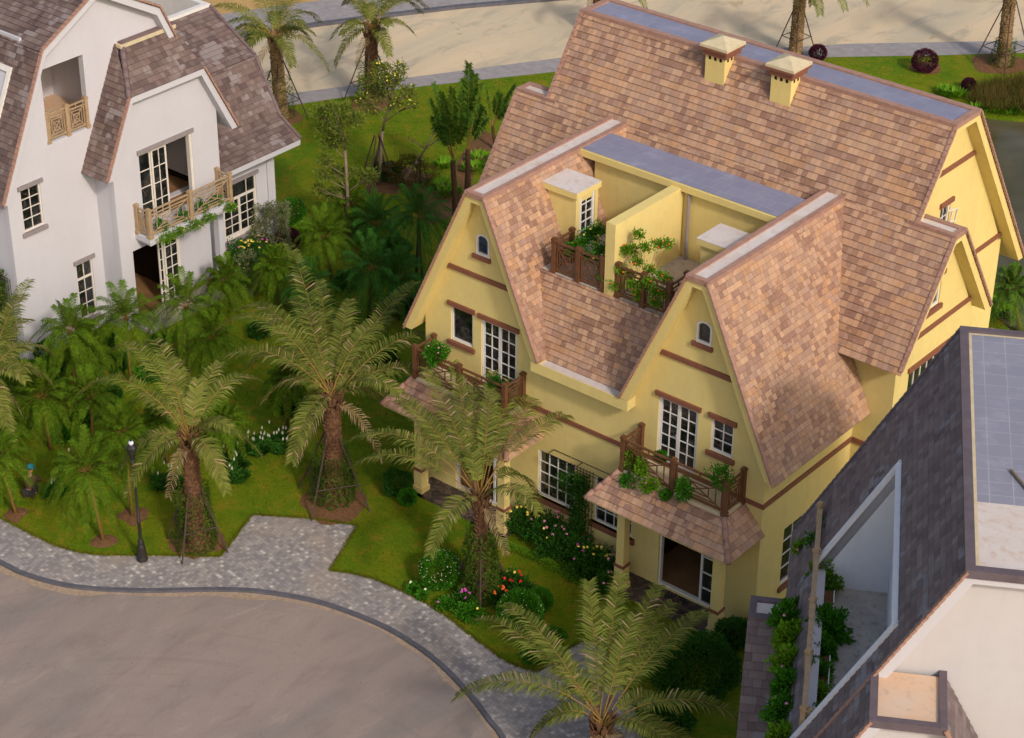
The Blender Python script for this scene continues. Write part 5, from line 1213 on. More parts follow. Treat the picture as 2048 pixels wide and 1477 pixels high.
# ---- shrubs
def ball(u, v, rpx, label, leaf='leaf_green', flowers=None, n=3600, squash=.92, name='topiary_ball', L=.055, nf=60, grp=None, cat='shrub', lump=.035, kr=None):
    d = (Z(u, v, .5)-CAM).dot(FW); r = rpx*d/FPX; c = Z(u, v, r*squash*.95)
    root = empty(name, (c.x, c.y, 0), label=label, cat=cat, group=grp) if flowers else None
    m = MB(); leafcloud(m, c, r, r, r*squash, int(n*min(1.6, max(.35, (r/.6)**2))), L, L*.55, shell=.86, lump=lump, seed=u, jitter=.55)
    leafcloud(m, c, r*.86, r*.86, r*.82*squash, int(n*.35), L*1.5, L*1.1, shell=.9, lump=lump, seed=u, jitter=.3)
    if root: m.build('foliage', MT[leaf], root)
    else:
        for i, q in enumerate(m.v): m.v[i] = (q[0]-c.x, q[1]-c.y, q[2])
        o = m.build(name, MT[leaf], None, label=label, cat=cat, group=grp); o.location = (c.x, c.y, 0)
    if flowers:
        m = MB(); pts = []
        for _ in range(nf):
            q = rv(1).normalized(); q.z = abs(q.z)*.95 if rnd.random() < .8 else q.z; pts.append(c+V((q.x*r, q.y*r, q.z*r*squash))*1.02)
        blossoms(m, pts, .015); m.build('blossoms', MT[flowers], root)
GB_ = 'clipped round shrubs'
ball(880, 1140, 43, 'large clipped ball shrub dotted with white flowers beside the vine-covered palm', flowers='flower_white', nf=110, grp=GB_)
ball(1040, 1222, 46, 'clipped ball shrub under the fronds left of the stone path', flowers='flower_white', nf=45, grp=GB_)
ball(1078, 1200, 27, 'smaller round green shrub tucked behind the ball shrub by the path', grp=GB_)
ball(815, 994, 19, 'small round shrub at the corner of the left porch floor', grp=GB_)
ball(795, 965, 30, 'dark bush against the left porch column', leaf='leaf_dark', grp=GB_, lump=.2)
ball(583, 423, 29, 'round green shrub dotted with pale flowers right of the white villa', flowers='flower_white', nf=60, grp=GB_)
ball(575, 478, 25, 'dark purple shrub right of the white villa flower bed', leaf='leaf_purple', grp='purple shrubs')
ball(1636, 106, 18, 'dark purple round shrub at the foot of the palm behind the chimneys', leaf='leaf_purple', grp='purple shrubs')
ball(1850, 122, 26, 'largest purple-red round shrub on the far lawn', leaf='leaf_purple', grp='purple shrubs')
ball(1938, 169, 14, 'small purple round shrub near the lake shore', leaf='leaf_purple', grp='purple shrubs')
ball(545, 460, 38, 'silvery grey-green loose shrub at the white villa corner', leaf='leaf_silver', lump=.35, squash=1.4, name='shrub', L=.07)
ball(498, 545, 30, 'narrow silvery cone-shaped shrub beside the white villa pillar', leaf='leaf_silver', lump=.3, squash=1.7, name='shrub', n=1600)
ball(820, 345, 45, 'loose brown-green bush beneath the leaning bare tree', leaf='leaf_red', lump=.35, name='shrub', squash=.7, n=2600)
ball(775, 345, 26, 'dark bush at the foot of the yellow-flowering tree', leaf='leaf_dark', lump=.3, name='shrub', squash=.6)
ball(600, 465, 24, 'low yellowish shrub between the round green and purple shrubs', leaf='leaf_bright', lump=.3, name='shrub', squash=.6, n=1800)
ball(1395, 1335, 88, 'very large dark shaded bush in the lower right garden', leaf='leaf_dark', lump=.12, name='shrub', squash=.55, n=5200, L=.08)
ball(1468, 1268, 38, 'dark bush against the yellow wall right of the right porch', leaf='leaf_dark', lump=.2, name='shrub', squash=.8, L=.07)
ball(1400, 1290, 30, 'green bush in front of the right porch column base', leaf='leaf_dark', lump=.2, name='shrub', squash=.6, L=.07)
ball(1330, 1440, 55, 'dark bush below the nearest palm at the bottom edge', leaf='leaf_dark', lump=.2, name='shrub', squash=.5, L=.08)
ball(1110, 1270, 18, 'low green shrub beside the bend of the stone path', leaf='leaf_green', lump=.3, name='shrub', squash=.6)
ball(1070, 1310, 24, 'spreading low shrub at the edge of the pavement under the nearest palm', leaf='leaf_green', lump=.3, name='shrub', squash=.45)
ball(30, 770, 28, 'bright green shrub under the palm at the left edge', leaf='leaf_green', lump=.3, name='shrub')
ball(62, 745, 26, 'dark shrub behind the bright green one at the left edge', leaf='leaf_dark', lump=.3, name='shrub')
ball(70, 762, 12, 'small purple shrub between green shrubs at the left edge', leaf='leaf_purple', grp='purple shrubs')
ball(110, 735, 26, 'dark leafy shrub at the foot of the white villa corner', leaf='leaf_dark', lump=.3, name='shrub')
ball(85, 700, 20, 'shrub with white flowers against the white villa corner', leaf='leaf_green', flowers='flower_white', nf=40, lump=.3, name='shrub')
ball(205, 690, 26, 'dark green shrub below the narrow window of the white villa', leaf='leaf_dark', lump=.3, name='shrub')
ball(235, 725, 22, 'round dark shrub right of the yellow-green palm', leaf='leaf_dark', lump=.2, name='shrub')
ball(1562, 1192, 18, 'white-flowered shrub at the foot of the yellow side wall', leaf='leaf_dark', flowers='flower_white', nf=60, lump=.25, name='shrub')
ball(1180, 1150, 0.1, 'x', n=0) if False else None
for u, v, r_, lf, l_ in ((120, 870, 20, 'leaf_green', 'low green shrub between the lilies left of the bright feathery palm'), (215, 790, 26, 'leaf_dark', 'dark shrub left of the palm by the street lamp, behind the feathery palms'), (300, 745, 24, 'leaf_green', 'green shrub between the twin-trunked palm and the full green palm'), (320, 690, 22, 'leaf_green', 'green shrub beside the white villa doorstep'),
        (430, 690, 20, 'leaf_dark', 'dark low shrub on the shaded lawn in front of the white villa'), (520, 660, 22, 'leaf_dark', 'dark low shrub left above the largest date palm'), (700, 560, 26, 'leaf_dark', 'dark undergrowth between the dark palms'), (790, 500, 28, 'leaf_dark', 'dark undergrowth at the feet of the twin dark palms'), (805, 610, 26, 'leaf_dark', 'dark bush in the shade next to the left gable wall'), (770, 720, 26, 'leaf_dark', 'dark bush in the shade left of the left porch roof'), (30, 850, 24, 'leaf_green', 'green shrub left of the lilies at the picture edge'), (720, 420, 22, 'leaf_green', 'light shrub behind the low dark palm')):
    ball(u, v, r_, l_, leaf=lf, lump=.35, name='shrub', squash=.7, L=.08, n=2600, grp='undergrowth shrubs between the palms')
# rose bushes and flower beds
def bush(u, v, zc, r, label, cols, leaf='leaf_dark', name='rose_bush', nf=7, grp='rose bushes along the yellow villa front', L=.075, n=800, tall=1.0, fr=.052):
    c = Z(u, v, zc); root = empty(name, (c.x, c.y, 0), label=label, cat='flowering bush', group=grp)
    m = MB(); leafcloud(m, c, r, r, zc*tall, int(2.0*n*(r/.4)**2), L*1.1, L*.6, shell=.3, lump=.4, seed=u); m.build('foliage', MT[leaf], root)
    for cl in cols:
        m = MB(); pts = []
        for _ in range(max(1, nf//len(cols))):
            a = rnd.random()*2*pi; q = rnd.random()**.5*r*.9; pts.append((c.x+cos(a)*q, c.y+sin(a)*q, c.z+zc*tall*sqrt(max(.02, 1-(q/r)**2))*.95+rnd.uniform(-.02, .1)))
        blossoms(m, pts, fr); m.build('blossoms', MT['flower_'+cl], root)
for q in ((1040, 1045, .55, .42, 'rose bush with yellow roses beside the left porch column', ('yellow',), 9), (1062, 1035, .6, .38, 'tall rose bush with a red rose by the left window', ('red',), 1),
          (1082, 1062, .55, .42, 'rose bush with yellow and pink roses below the left window', ('yellow', 'pink'), 6), (1108, 1060, .6, .42, 'rose bush with pale pink roses below the left window', ('pink',), 9),
          (1125, 1085, .5, .42, 'dark rose bush in the middle of the bed with few pink flowers', ('pink',), 4), (1150, 1100, .55, .42, 'rose bush with one bright red rose', ('red',), 1),
          (1172, 1112, .5, .40, 'rose bush with magenta and yellow roses below the trellis', ('magenta', 'yellow'), 6), (1195, 1125, .5, .42, 'rose bush with yellow roses left of the right porch column', ('yellow',), 6),
          (1218, 1140, .5, .40, 'rose bush with yellow and pink roses touching the right porch column', ('yellow', 'pink'), 9), (1208, 1168, .4, .34, 'low rose bush with pale pink roses in front of the right porch', ('pink',), 4),
          (1268, 1110, .5, .30, 'rose bush with yellow roses behind the right porch column', ('yellow',), 4), (1100, 1100, .35, .34, 'low dark bush at the front of the rose bed', ('yellow',), 1), (1160, 1140, .35, .36, 'low dark bush beside the red rose bush', ('pink',), 1)):
    bush(*q[:4], q[4], q[5], nf=q[6])
G2 = 'flowering plants around the vine-covered palm'
bush(1020, 1165, .35, .40, 'dahlia clump with red and yellow flowers right of the vine-covered palm', ('red', 'yellow'), nf=8, grp=G2, name='flower_bush'); bush(1045, 1178, .35, .36, 'flower clump with one large red flower', ('red',), nf=3, grp=G2, name='flower_bush')
bush(1000, 1195, .3, .34, 'flower clump full of orange flowers', ('orange',), nf=10, grp=G2, name='flower_bush'); bush(925, 1198, .24, .30, 'flower clump with magenta daisies left of the vine-covered palm', ('magenta',), nf=6, grp=G2, name='flower_bush')
bush(892, 1207, .14, .28, 'low green clump beneath the large ball shrub', ('magenta',), nf=2, grp=G2, name='flower_bush', leaf='leaf_green'); bush(940, 1225, .25, .38, 'low green clump at the pavement edge below the palm', ('yellow',), nf=1, grp=G2, name='flower_bush', leaf='leaf_green')
bush(828, 1176, .13, .24, 'grassy clump at the pavement edge left of the ball shrub', ('white',), nf=1, grp=G2, name='flower_bush', leaf='leaf_green'); bush(845, 1190, .12, .2, 'small grassy clump below the ball shrub', ('white',), nf=1, grp=G2, name='flower_bush', leaf='leaf_green')
G3 = 'flowering bushes beside the white villa'
bush(498, 505, .5, .55, 'bush covered with yellow flowers below the wide window of the white villa', ('yellow',), nf=26, grp=G3, n=1000, name='flower_bush'); bush(525, 492, .5, .4, 'bush with pink and yellow flowers right of the yellow-flowered one', ('pink', 'yellow', 'magenta'), nf=9, grp=G3, name='flower_bush'); bush(465, 515, .6, .35, 'dark bush with pink flowers beside the white villa pillar', ('pink',), nf=4, grp=G3, name='flower_bush')
bush(485, 540, .3, .3, 'dark low bush with a few yellow flowers in front of the bed', ('yellow',), nf=4, grp=G3, name='flower_bush')
def hedge(px, w, h, label, leaf, n, L=.06, name='hedge'):
    pl = zs(px); m = MB(); seg = [(V((*pl[i], 0)), V((*pl[i+1], 0))) for i in range(len(pl)-1)]; tot = sum((b-a).length for a, b in seg)
    for a, b in seg:
        t = (b-a).normalized(); s_ = V((-t.y, t.x, 0))
        for _ in range(int(n*(b-a).length/tot)):
            x = rnd.uniform(-1, 1); hh = h*(1-abs(x)**3*.6)*(1+.35*noise.noise((a+t*3)*1.1+V((x, 0, 0)))); p = a.lerp(b, rnd.random()); hh *= 1+.5*noise.noise(p*1.6)
            q = p+s_*x*w*(1+.3*noise.noise(p*2)); leafq(m, q+V((0, 0, hh*rnd.uniform(.3, 1)**.5)), (rv(1)+V((0, 0, .6))).normalized(), rv(1), L*rnd.uniform(.7, 1.3), L*.55)
    m.build(name, MT[leaf], None, label=label, cat='hedge')
hedge([(1002, 1092), (1050, 1110), (1095, 1133), (1140, 1158), (1180, 1180), (1215, 1190), (1250, 1218)], .16, .22, 'low bright green border hedge edging the rose bed', 'leaf_bright', 5200, .05)
hedge([(472, 575), (510, 562), (545, 540), (575, 520)], .55, .45, 'broad bright green clipped hedge in front of the white villa flower bed', 'leaf_bright', 6500, .06)
# lilies
def lilies(u, v, r, n, nf, label, hh=.5):
    c = Z(u, v, .2); root = empty('lily_clump', (c.x, c.y, 0), label=label, cat='flowering plant', group='white lily clumps on the lawn')
    m = MB(); f = MB()
    for _ in range(n):
        a = rnd.random()*2*pi; q = rnd.random()**.5*r; b = V((c.x+cos(a)*q, c.y+sin(a)*q*.8, .02)); d = V((cos(a*3.1+q*9), sin(a*3.1+q*9), rnd.uniform(.7, 2.2))).normalized(); l = hh*rnd.uniform(.45, .85)
        s_ = d.cross(V((0, 0, 1))).normalized()*.055; p1 = b+d*l*.4; p2 = b+d*l*.8+V((0, 0, -.02)); p3 = b+d*l+V((d.x*.1, d.y*.1, -.1)); m.face([b, p1+s_*.8, p2+s_, p3]); m.face([b, p3, p2-s_, p1-s_*.8])
    for _ in range(nf):
        a = rnd.random()*2*pi; q = rnd.random()**.5*r*.95; b = V((c.x+cos(a)*q, c.y+sin(a)*q*.8, hh*rnd.uniform(.95, 1.35))); f.mesh([b, b+V((.045, 0, .06)), b+V((0, .02, .16)), b+V((-.045, 0, .06)), b+V((0, .045, .05))], [(0, 1, 2), (0, 2, 3), (0, 4, 2), (1, 4, 3)])
        m.tube([(b.x, b.y, .1), b], .006, 4)
    m.build('leaves', MT['leaf_dark'], root); f.build('blossoms', MT['flower_white'], root)
for q in ((555, 885, .62, 420, 15, 'widest clump of white lilies, right half of the lily bed'), (505, 890, .55, 380, 12, 'clump of white lilies in the middle of the lily bed'), (460, 922, .55, 380, 8, 'clump of white lilies at the left end of the lily bed'), (470, 950, .4, 200, 3, 'sparse lily clump below the left end of the lily bed'),
          (595, 815, .55, 330, 6, 'lily clump in the shade left of the largest palm trunk'), (575, 790, .45, 220, 5, 'lily clump behind the shaded one left of the largest palm'), (335, 962, .5, 330, 5, 'dark lily clump behind the palm beside the street lamp'), (110, 978, .35, 150, 3, 'small lily clump right of the crouching gardener in the blue hat'),
          (168, 838, .4, 180, 4, 'lily clump between the two palms in the left lawn'), (150, 930, .45, 200, 5, 'lily clump under the slender palm in the open lawn'), (42, 855, .4, 180, 4, 'lily clump beside the gardener with pale sleeves'), (800, 595, .4, 200, 4, 'lily clump in the shade beside the yellow villa gable'), (108, 672, .3, 80, 2, 'lily clump against the white villa')):
    lilies(*q[:5], q[5])
def waterplant(u, v, r, label, leaf='leaf_bright', hh=.35):
    c = Z(u, v, 0); m = MB()
    for _ in range(150):
        a = rnd.random()*2*pi; q = rnd.random()**.5*r; b = V((cos(a)*q, sin(a)*q, 0)); d = (V((cos(a), sin(a), rnd.uniform(.5, 1.6)))+rv(.3)).normalized(); leafq(m, b+V((0, 0, .02))+d*.1, d, V((0, 0, 1)), hh*rnd.uniform(.5, 1.1), .11)
    o = m.build('water_plant', MT[leaf], None, label=label, cat='plant', group='leafy plants along the water'); o.location = (c.x, c.y, 0)
for q in ((960, 323, .4, 'larger leafy plant on the bare bank near the tall palms'), (948, 342, .35, 'smaller leafy plant below it on the bare bank'), (890, 335, .3, 'leafy plant left of the palm trunks on the bank'), (885, 378, .45, 'leafy plant at the foot of the left upright palm'), (898, 392, .35, 'leafy plant closest to the yellow gable ridge'), (1895, 190, .35, 'leafy plant on the far lawn just above the roof edge'), (1912, 195, .3, 'leafy plant beside it just above the roof edge'),
          (1962, 226, .4, 'leafy shore plant at the roof corner'), (1985, 222, .4, 'leafy shore plant second from the roof corner'), (2008, 226, .4, 'leafy shore plant in the middle of the shore'), (2030, 224, .45, 'leafy shore plant near the right edge'), (2046, 226, .4, 'leafy shore plant at the right edge'), (2005, 610, .4, 'leafy plant on the near shore beside the rear corner of the yellow villa'), (2012, 632, .4, 'leafy plant below it on the near shore')):
    waterplant(*q[:4])
m = MB(); rc = zs([(1965, 190), (2000, 180), (2060, 170), (2150, 180), (2140, 240), (2048, 222), (1980, 222), (1960, 210)])
for _ in range(5200):
    i = rnd.randrange(len(rc)); j = rnd.randrange(len(rc)); a = V((*rc[i], 0)).lerp(V((*rc[j], 0)), rnd.random()); a += rv(.5); a.z = 0
    leafq(m, a, (V((0, 0, 1))+rv(.7)).normalized(), rv(1), rnd.uniform(.4, .95), .022)
m.build('reeds', leafmat('reed_blades', (.10, .11, .02), (.14, .11, .03), (.16, .09, .03)), None, kind='stuff', label='dense brown-green reeds on the lake shore', cat='reeds')

# ---- potted plants on balconies and terraces
def clump(p, r, h, label, leaf='leaf_green', cols=(), n=500, name='potted_plant', L=.075, lump=.4, nf=5, grp=None, sh=.3, fr=.035):
    p = V(p); root = empty(name, p, label=label, cat='plant', group=grp); m = MB()
    zb = p.z
    mm = MB(); leafcloud(mm, (0, 0, 50), r, r, h, int(n*1.9), L*1.15, L*.6, shell=sh, lump=lump, seed=p.x*3)
    m.v = [(x+p.x, y+p.y, z-50+p.z+h*.6) for x, y, z in mm.v]; m.f = mm.f; m.uv = mm.uv; m.mi = mm.mi; m.build('foliage', MT[leaf], root)
    for cl in cols:
        m = MB(); blossoms(m, [p+V((0, 0, h*.6))+V((q.x*r, q.y*r, q.z*h))*1.05 for q in [rv(1).normalized() for _ in range(nf)]], fr); m.build('blossoms', MT['flower_'+cl], root)
GP_ = 'plants on the right balcony of the yellow villa'
for u, v, y, r, h, l, lf, cl in ((1262, 925, -.85, .16, .42, 'tall leafy plant behind the left end of the right balcony rail', 'leaf_bright', ()), (1256, 962, -1.15, .20, .16, 'small bushy plant at the left foot of the right balcony', 'leaf_green', ()), (1283, 935, -1.0, .18, .3, 'leafy plant second from left on the right balcony', 'leaf_bright', ()),
        (1300, 970, -1.2, .26, .22, 'sprawling plant with magenta flowers on the porch roof edge', 'leaf_bright', ('magenta',)), (1332, 990, -1.15, .13, .12, 'smallest round plant below the middle balcony post', 'leaf_green', ()), (1368, 978, -1.12, .22, .36, 'hanging green plant right of the middle balcony post', 'leaf_green', ()), (1440, 955, -.95, .33, .36, 'large bushy plant with pink flowers at the right balcony corner', 'leaf_green', ('pink', 'magenta')), (1322, 915, -.7, .14, .2, 'small plant behind the middle of the right balcony rail', 'leaf_green', ())):
    q = Yp(u, v, y); clump(q-V((0, 0, h*.6)), r, h, l, lf, cl, n=420, grp=GP_)
q = Yp(872, 700, -.85); clump(q-V((0, 0, .35)), .34, .32, 'bushy green plant with pink flowers on the left balcony', 'leaf_green', ('pink',), n=1100)
q = Yp(990, 765, -.85); clump(q-V((0, 0, .2)), .2, .25, 'small plant behind the left balcony rail', 'leaf_dark', (), n=300)
GT_ = 'climbing roses on the rooftop terrace rail'
def straggly(pts, label, leaf, cols, grp, n=600, r=.3, nf=5, L=.06):
    p0 = V(pts[0]); root = empty('climbing_rose', (p0.x, p0.y, p0.z), label=label, cat='climbing plant', group=grp); m = MB(); st = MB(); fl = MB()
    for i, p in enumerate(pts[1:]):
        p = V(p); st.tube([p0, p0.lerp(p, .5)+rv(.1), p], [.012, .009, .004], 4); mm = MB(); leafcloud(mm, (0, 0, 50), r, r*.7, r*.8, int(1.8*n)//max(1, len(pts)-1), L*1.25, L*.7, shell=.1, lump=.6, seed=i*7+p.x); k0 = len(m.v)
        m.v += [(x+p.x, y+p.y, z-50+p.z) for x, y, z in mm.v]; m.f += [tuple(k0+j for j in f_) for f_ in mm.f]; m.uv += mm.uv; m.mi += mm.mi
        blossoms(fl, [p+rv(r) for _ in range(nf)], .035)
    st.build('stem', MT['bark_tree'], root); m.build('foliage', MT[leaf], root); fl.build('blossoms', MT['flower_'+cols], root)
def TY(u, v, y): return Yp(u, v, y)
straggly([TY(1205, 575, 1.2)] + [TY(u, v, y) for u, v, y in ((1165, 485, 1.3), (1180, 470, 1.6), (1200, 500, 1.3), (1210, 530, 1.2), (1180, 515, 1.2), (1195, 460, 1.7), (1215, 555, 1.1), (1150, 500, 1.2))], 'dark green climbing rose left of the terrace dividing wall', 'leaf_green', 'yellow', GT_, 2400, .24, 2)
straggly([TY(1285, 610, 1.2)] + [TY(u, v, y) for u, v, y in ((1277, 470, 1.5), (1265, 500, 1.4), (1290, 495, 1.3), (1315, 490, 1.5), (1335, 488, 1.6), (1250, 500, 1.3), (1275, 525, 1.2), (1260, 550, 1.1), (1240, 540, 1.0), (1300, 540, 1.2), (1320, 550, 1.1), (1335, 560, 1.3), (1285, 570, 1.0), (1275, 590, .95), (1310, 585, .95), (1310, 605, .9), (1230, 570, .95), (1300, 565, .9), (1265, 570, .9), (1330, 590, 1.0))], 'sprawling yellow-green climbing rose right of the terrace dividing wall', 'leaf_bright', 'orange', GT_, 3000, .17, 2)
# trellis and climber between the porches
TR = empty('trellis', (-.1, -.2, 0), label='thin black iron trellis on the yellow wall between the two porches', cat='trellis'); m = MB()
for z_, y_ in ((3.34, -.32), (3.24, -.32), (3.34, -.02)): m.tube([(-1.16, y_, z_), (1.05, y_, z_)], .012, 5)
m.build('rail', MT['metal'], TR)
for x_ in (-1.16, -.05, 1.05): m = MB(); m.tube([(x_, -.02, 3.34), (x_, -.32, 3.34), (x_, -.32, 3.22)], .014, 5); m.build('bracket', MT['metal'], TR)
for k in range(8): x_ = -.42+.12*k; m = MB(); m.tube([(x_, -.10, .2), (x_, -.10, 3.22)], .012, 5); m.build('bar', MT['metal'], TR)
CL = empty('climbing_plant', (0, -.2, 0), label='tall dark climber growing up the trellis between the two ground floor windows', cat='climbing plant'); m = MB()
for _ in range(2600):
    z_ = 3.0*rnd.random()**.8; w_ = .34+.16*noise.noise(V((0, 0, z_*1.5))); x_ = .02+rnd.gauss(0, w_*.55); leafq(m, V((x_, -.12-abs(rnd.gauss(0, .14)), z_+.05)), (rv(1)+V((0, -.6, 0))).normalized(), rv(1), .09*rnd.uniform(.6, 1.3), .05)
for _ in range(220): leafq(m, V((-.55+rnd.gauss(0, .12), -.25+rnd.gauss(0, .08), 2.55+rnd.gauss(0, .22))), rv(1).normalized(), rv(1), .1, .05)
m.build('foliage', MT['leaf_dark'], CL)
# white villa balcony plants
GW_ = 'green trailing plants along the white villa balcony'
for k, (y_, r_, l_) in enumerate(((1.55, .34, 'trailing green plant at the left end of the white villa balcony edge'), (2.15, .26, 'small trailing plant second from left on the white villa balcony edge'), (2.9, .36, 'trailing green plant in the middle of the white villa balcony edge'), (3.6, .34, 'trailing green plant right of the middle on the white villa balcony edge'), (4.75, .24, 'trailing green plant at the right end of the white villa balcony edge'))):
    clump((XB+.86, y_, 3.52), r_, .14, l_, 'leaf_bright', ('pink',), n=420, grp=GW_, nf=4, L=.06)
for k, (y_, l_) in enumerate(((1.7, 'leafy plant behind the left panel of the white villa balcony'), (2.7, 'leafy plant left of the middle post of the white villa balcony'), (3.7, 'leafy plant right of the middle post of the white villa balcony'), (4.4, 'leafy plant behind the right panel of the white villa balcony'))):
    clump((XB+.55, y_, 3.75), .22, .24, l_, 'leaf_green', (), n=260, grp=GW_)
# dark-roofed villa terrace planting
GD_ = 'planter bushes along the terrace of the dark-roofed villa'
dl = [(-1.3, 3.35, .2, .2, 'feathery plant with pink flowers at the far end of the terrace rail'), (-1.6, 2.75, .45, .45, 'large bushy plant with pink flowers at the far terrace corner'), (-2.1, 2.2, .45, .35, 'spreading plant reaching over the terrace fascia'), (-2.9, 2.7, .42, .4, 'dense dark bush inside the rail near the brown planter'),
      (-3.8, 3.45, .22, .16, 'small plant on the slate just outside the rail'), (-4.5, 3.5, .42, .3, 'bushy plant outside the rail beside the pale flat wing roof'), (-5.2, 3.4, .42, .32, 'dark bush outside the rail below the pale flat wing roof'), (-5.0, 2.6, .50, .36, 'wide leafy bush spilling onto the terrace floor'), (-5.9, 2.75, .36, .3, 'leafy bush inside the rail, middle of the terrace'),
      (-6.1, 3.45, .36, .3, 'leafy bush outside the rail, middle of the terrace'), (-6.8, 2.75, .30, .3, 'leafy bush inside the rail above the third post'), (-7.0, 3.45, .36, .3, 'leafy bush outside the rail above the third post'), (-7.6, 2.75, .28, .28, 'leafy bush inside the rail near the front'), (-7.9, 3.45, .36, .3, 'yellow-green bush outside the rail near the front'),
      (-8.4, 2.7, .26, .28, 'leafy bush inside the rail at the front end'), (-8.9, 3.45, .32, .3, 'bush outside the rail at the front end'), (-9.6, 3.45, .32, .28, 'lowest bush outside the rail with pink flowers')]
for i, (d_, r_, rr_, h_, l_) in enumerate(dl):
    clump(L(d_, r_, 7.05 if r_ < 3.1 else 6.75), rr_*.95, h_*1.0, l_, 'leaf_green' if i % 3 else 'leaf_bright', ('pink',) if i in (0, 1, 2, 4, 5, 9, 13, 16) else (), n=int(1500*(rr_/.4)**2), grp=GD_, L=.095, nf=5, fr=.05)
pt = MB(); q0 = L(-2.75, 2.45, 7.02); pt.lathe(q0, [(.16, 0), (.2, .02), (.24, .62), (.26, .66), (.22, .66), (.2, .6)], 4); tag(pt.build('planter', MT['cap_dark']), 'tall dark square planter standing on the terrace floor at the far corner', 'planter')
for (d0_, d1_, r_, l_) in ((-4.4, -3.6, 2.62, 'long brown planter box with a white rim by the far bushes'), (-9.0, -6.2, 2.62, 'long planter box with a white rim along the terrace rail')):
    pb = empty('planter_box', L((d0_+d1_)/2, r_, ZT), label=l_, cat='planter'); pt = MB(); pt.ext([L(d0_, 2.50, ZT), L(d1_, 2.50, ZT), L(d1_, 2.9, ZT), L(d0_, 2.9, ZT)], (0, 0, .3)); pt.build('box', MT['soil'], pb)
    pt = MB(); pt.ext([L(d0_, 2.47, ZT), L(d1_, 2.47, ZT), L(d1_, 2.499, ZT), L(d0_, 2.499, ZT)], (0, 0, .33)); pt.build('rim', MT['white'], pb)

MT['hat_white'] = simple('pale_white_glass', (.66, .64, .74), .4, .1, 8, 0, .4)
# ================================================================== STREET LAMP
b = Z(285, 1120); LP = empty('street_lamp', (b.x, b.y, 0), label='black cast-iron street lamp on a tall post at the pavement edge', cat='street lamp')
m = MB(); m.lathe((b.x, b.y, 0), [(.17, 0), (.18, .05), (.16, .12), (.15, .15), (.13, .5), (.09, .62), (.10, .68), (.08, .74), (.055, .8)], 14); m.build('base', MT['metal'], LP)
m = MB(); m.lathe((b.x, b.y, 0), [(.055, .8), (.05, 1.4), (.065, 1.42), (.065, 1.47), (.045, 1.49), (.035, 3.4), (.05, 3.42), (.05, 3.48), (.03, 3.5), (.03, 3.68)], 12); m.build('post', MT['metal'], LP, smooth=True)
m = MB(); m.lathe((b.x, b.y, 3.68), [(.05, 0), (.09, .03), (.05, .06), (.08, .1)], 12); m.build('lantern_holder', MT['metal'], LP)
m = MB(); m.lathe((b.x, b.y, 3.78), [(.06, 0), (.17, .36)], 6); m.build('lantern', MT['glass'], LP)
for k in range(6): m = MB(); a_ = pi*k/3; m.tube([(b.x+cos(a_)*.062, b.y+sin(a_)*.062, 3.78), (b.x+cos(a_)*.172, b.y+sin(a_)*.172, 4.14)], .011, 4); m.build('lantern_rib', MT['metal'], LP)
m = MB(); m.lathe((b.x, b.y, 4.14), [(.17, 0), (.17, .03), (.08, .12)], 10); m.build('lantern_hood', MT['metal'], LP)
m = MB(); m.lathe((b.x, b.y, 4.26), [(.06, 0), (.08, .04), (.075, .09), (.04, .12)], 12); m.build('lantern_dome', MT['hat_white'], LP, smooth=True)
m = MB(); m.lathe((b.x, b.y, 4.37), [(.04, 0), (.03, .03), (.012, .12)], 8); m.build('finial', MT['metal'], LP)
# small dirt, stick on the flat roof
m = MB(); p1 = Z(2022, 940, 13.1); p2 = Z(2060, 985, 13.1); m.tube([p1, p2], .035, 6); tag(m.build('stick', MT['bark_tree']), 'brown stick lying on the grey tiled flat roof at the right', 'stick')

# ================================================================== PEOPLE
def skin_obj(name, mat, verts, edges, parent, sub=2):
    import bmesh
    me = bpy.data.meshes.new(name); bm = bmesh.new(); ly = bm.verts.layers.skin.verify(); off = wloc(parent)
    vs = []
    for i, (x, y, z, r) in enumerate(verts):
        v = bm.verts.new((x, y, z)); v[ly].radius = (r, r); v[ly].use_root = (i == 0); vs.append(v)
    for a, b_ in edges: bm.edges.new((vs[a], vs[b_]))
    bm.to_mesh(me); bm.free(); o = bpy.data.objects.new(name, me); COL.objects.link(o); o.parent = parent
    o.modifiers.new('skin', 'SKIN'); s_ = o.modifiers.new('sub', 'SUBSURF'); s_.levels = sub; s_.render_levels = sub
    me.materials.append(MT[mat]); return o
MT['skin'] = simple('skin', (.42, .23, .14), .6, .1, 10, 0, .3); MT['hair'] = simple('black_hair', (.012, .01, .01), .5, .2, 10, 0, .4)
MT['cloth_brown'] = simple('brown_shirt_cloth', (.12, .07, .045), .9, .3, 12, .3, .1); MT['cloth_dark'] = simple('dark_navy_cloth', (.02, .018, .03), .9, .3, 12, .3, .1); MT['cloth_grey'] = simple('dark_grey_trousers', (.045, .04, .04), .9, .3, 12, .3, .1)
MT['hat_blue'] = simple('teal_hat_cloth', (.03, .22, .30), .8, .3, 12, .2, .2); MT['hat_white'] = simple('pale_hat_cloth', (.62, .60, .72), .8, .2, 12, .2, .2); MT['cloth_pale'] = simple('pale_sleeve_cloth', (.5, .42, .38), .9, .2, 12, .2, .1)
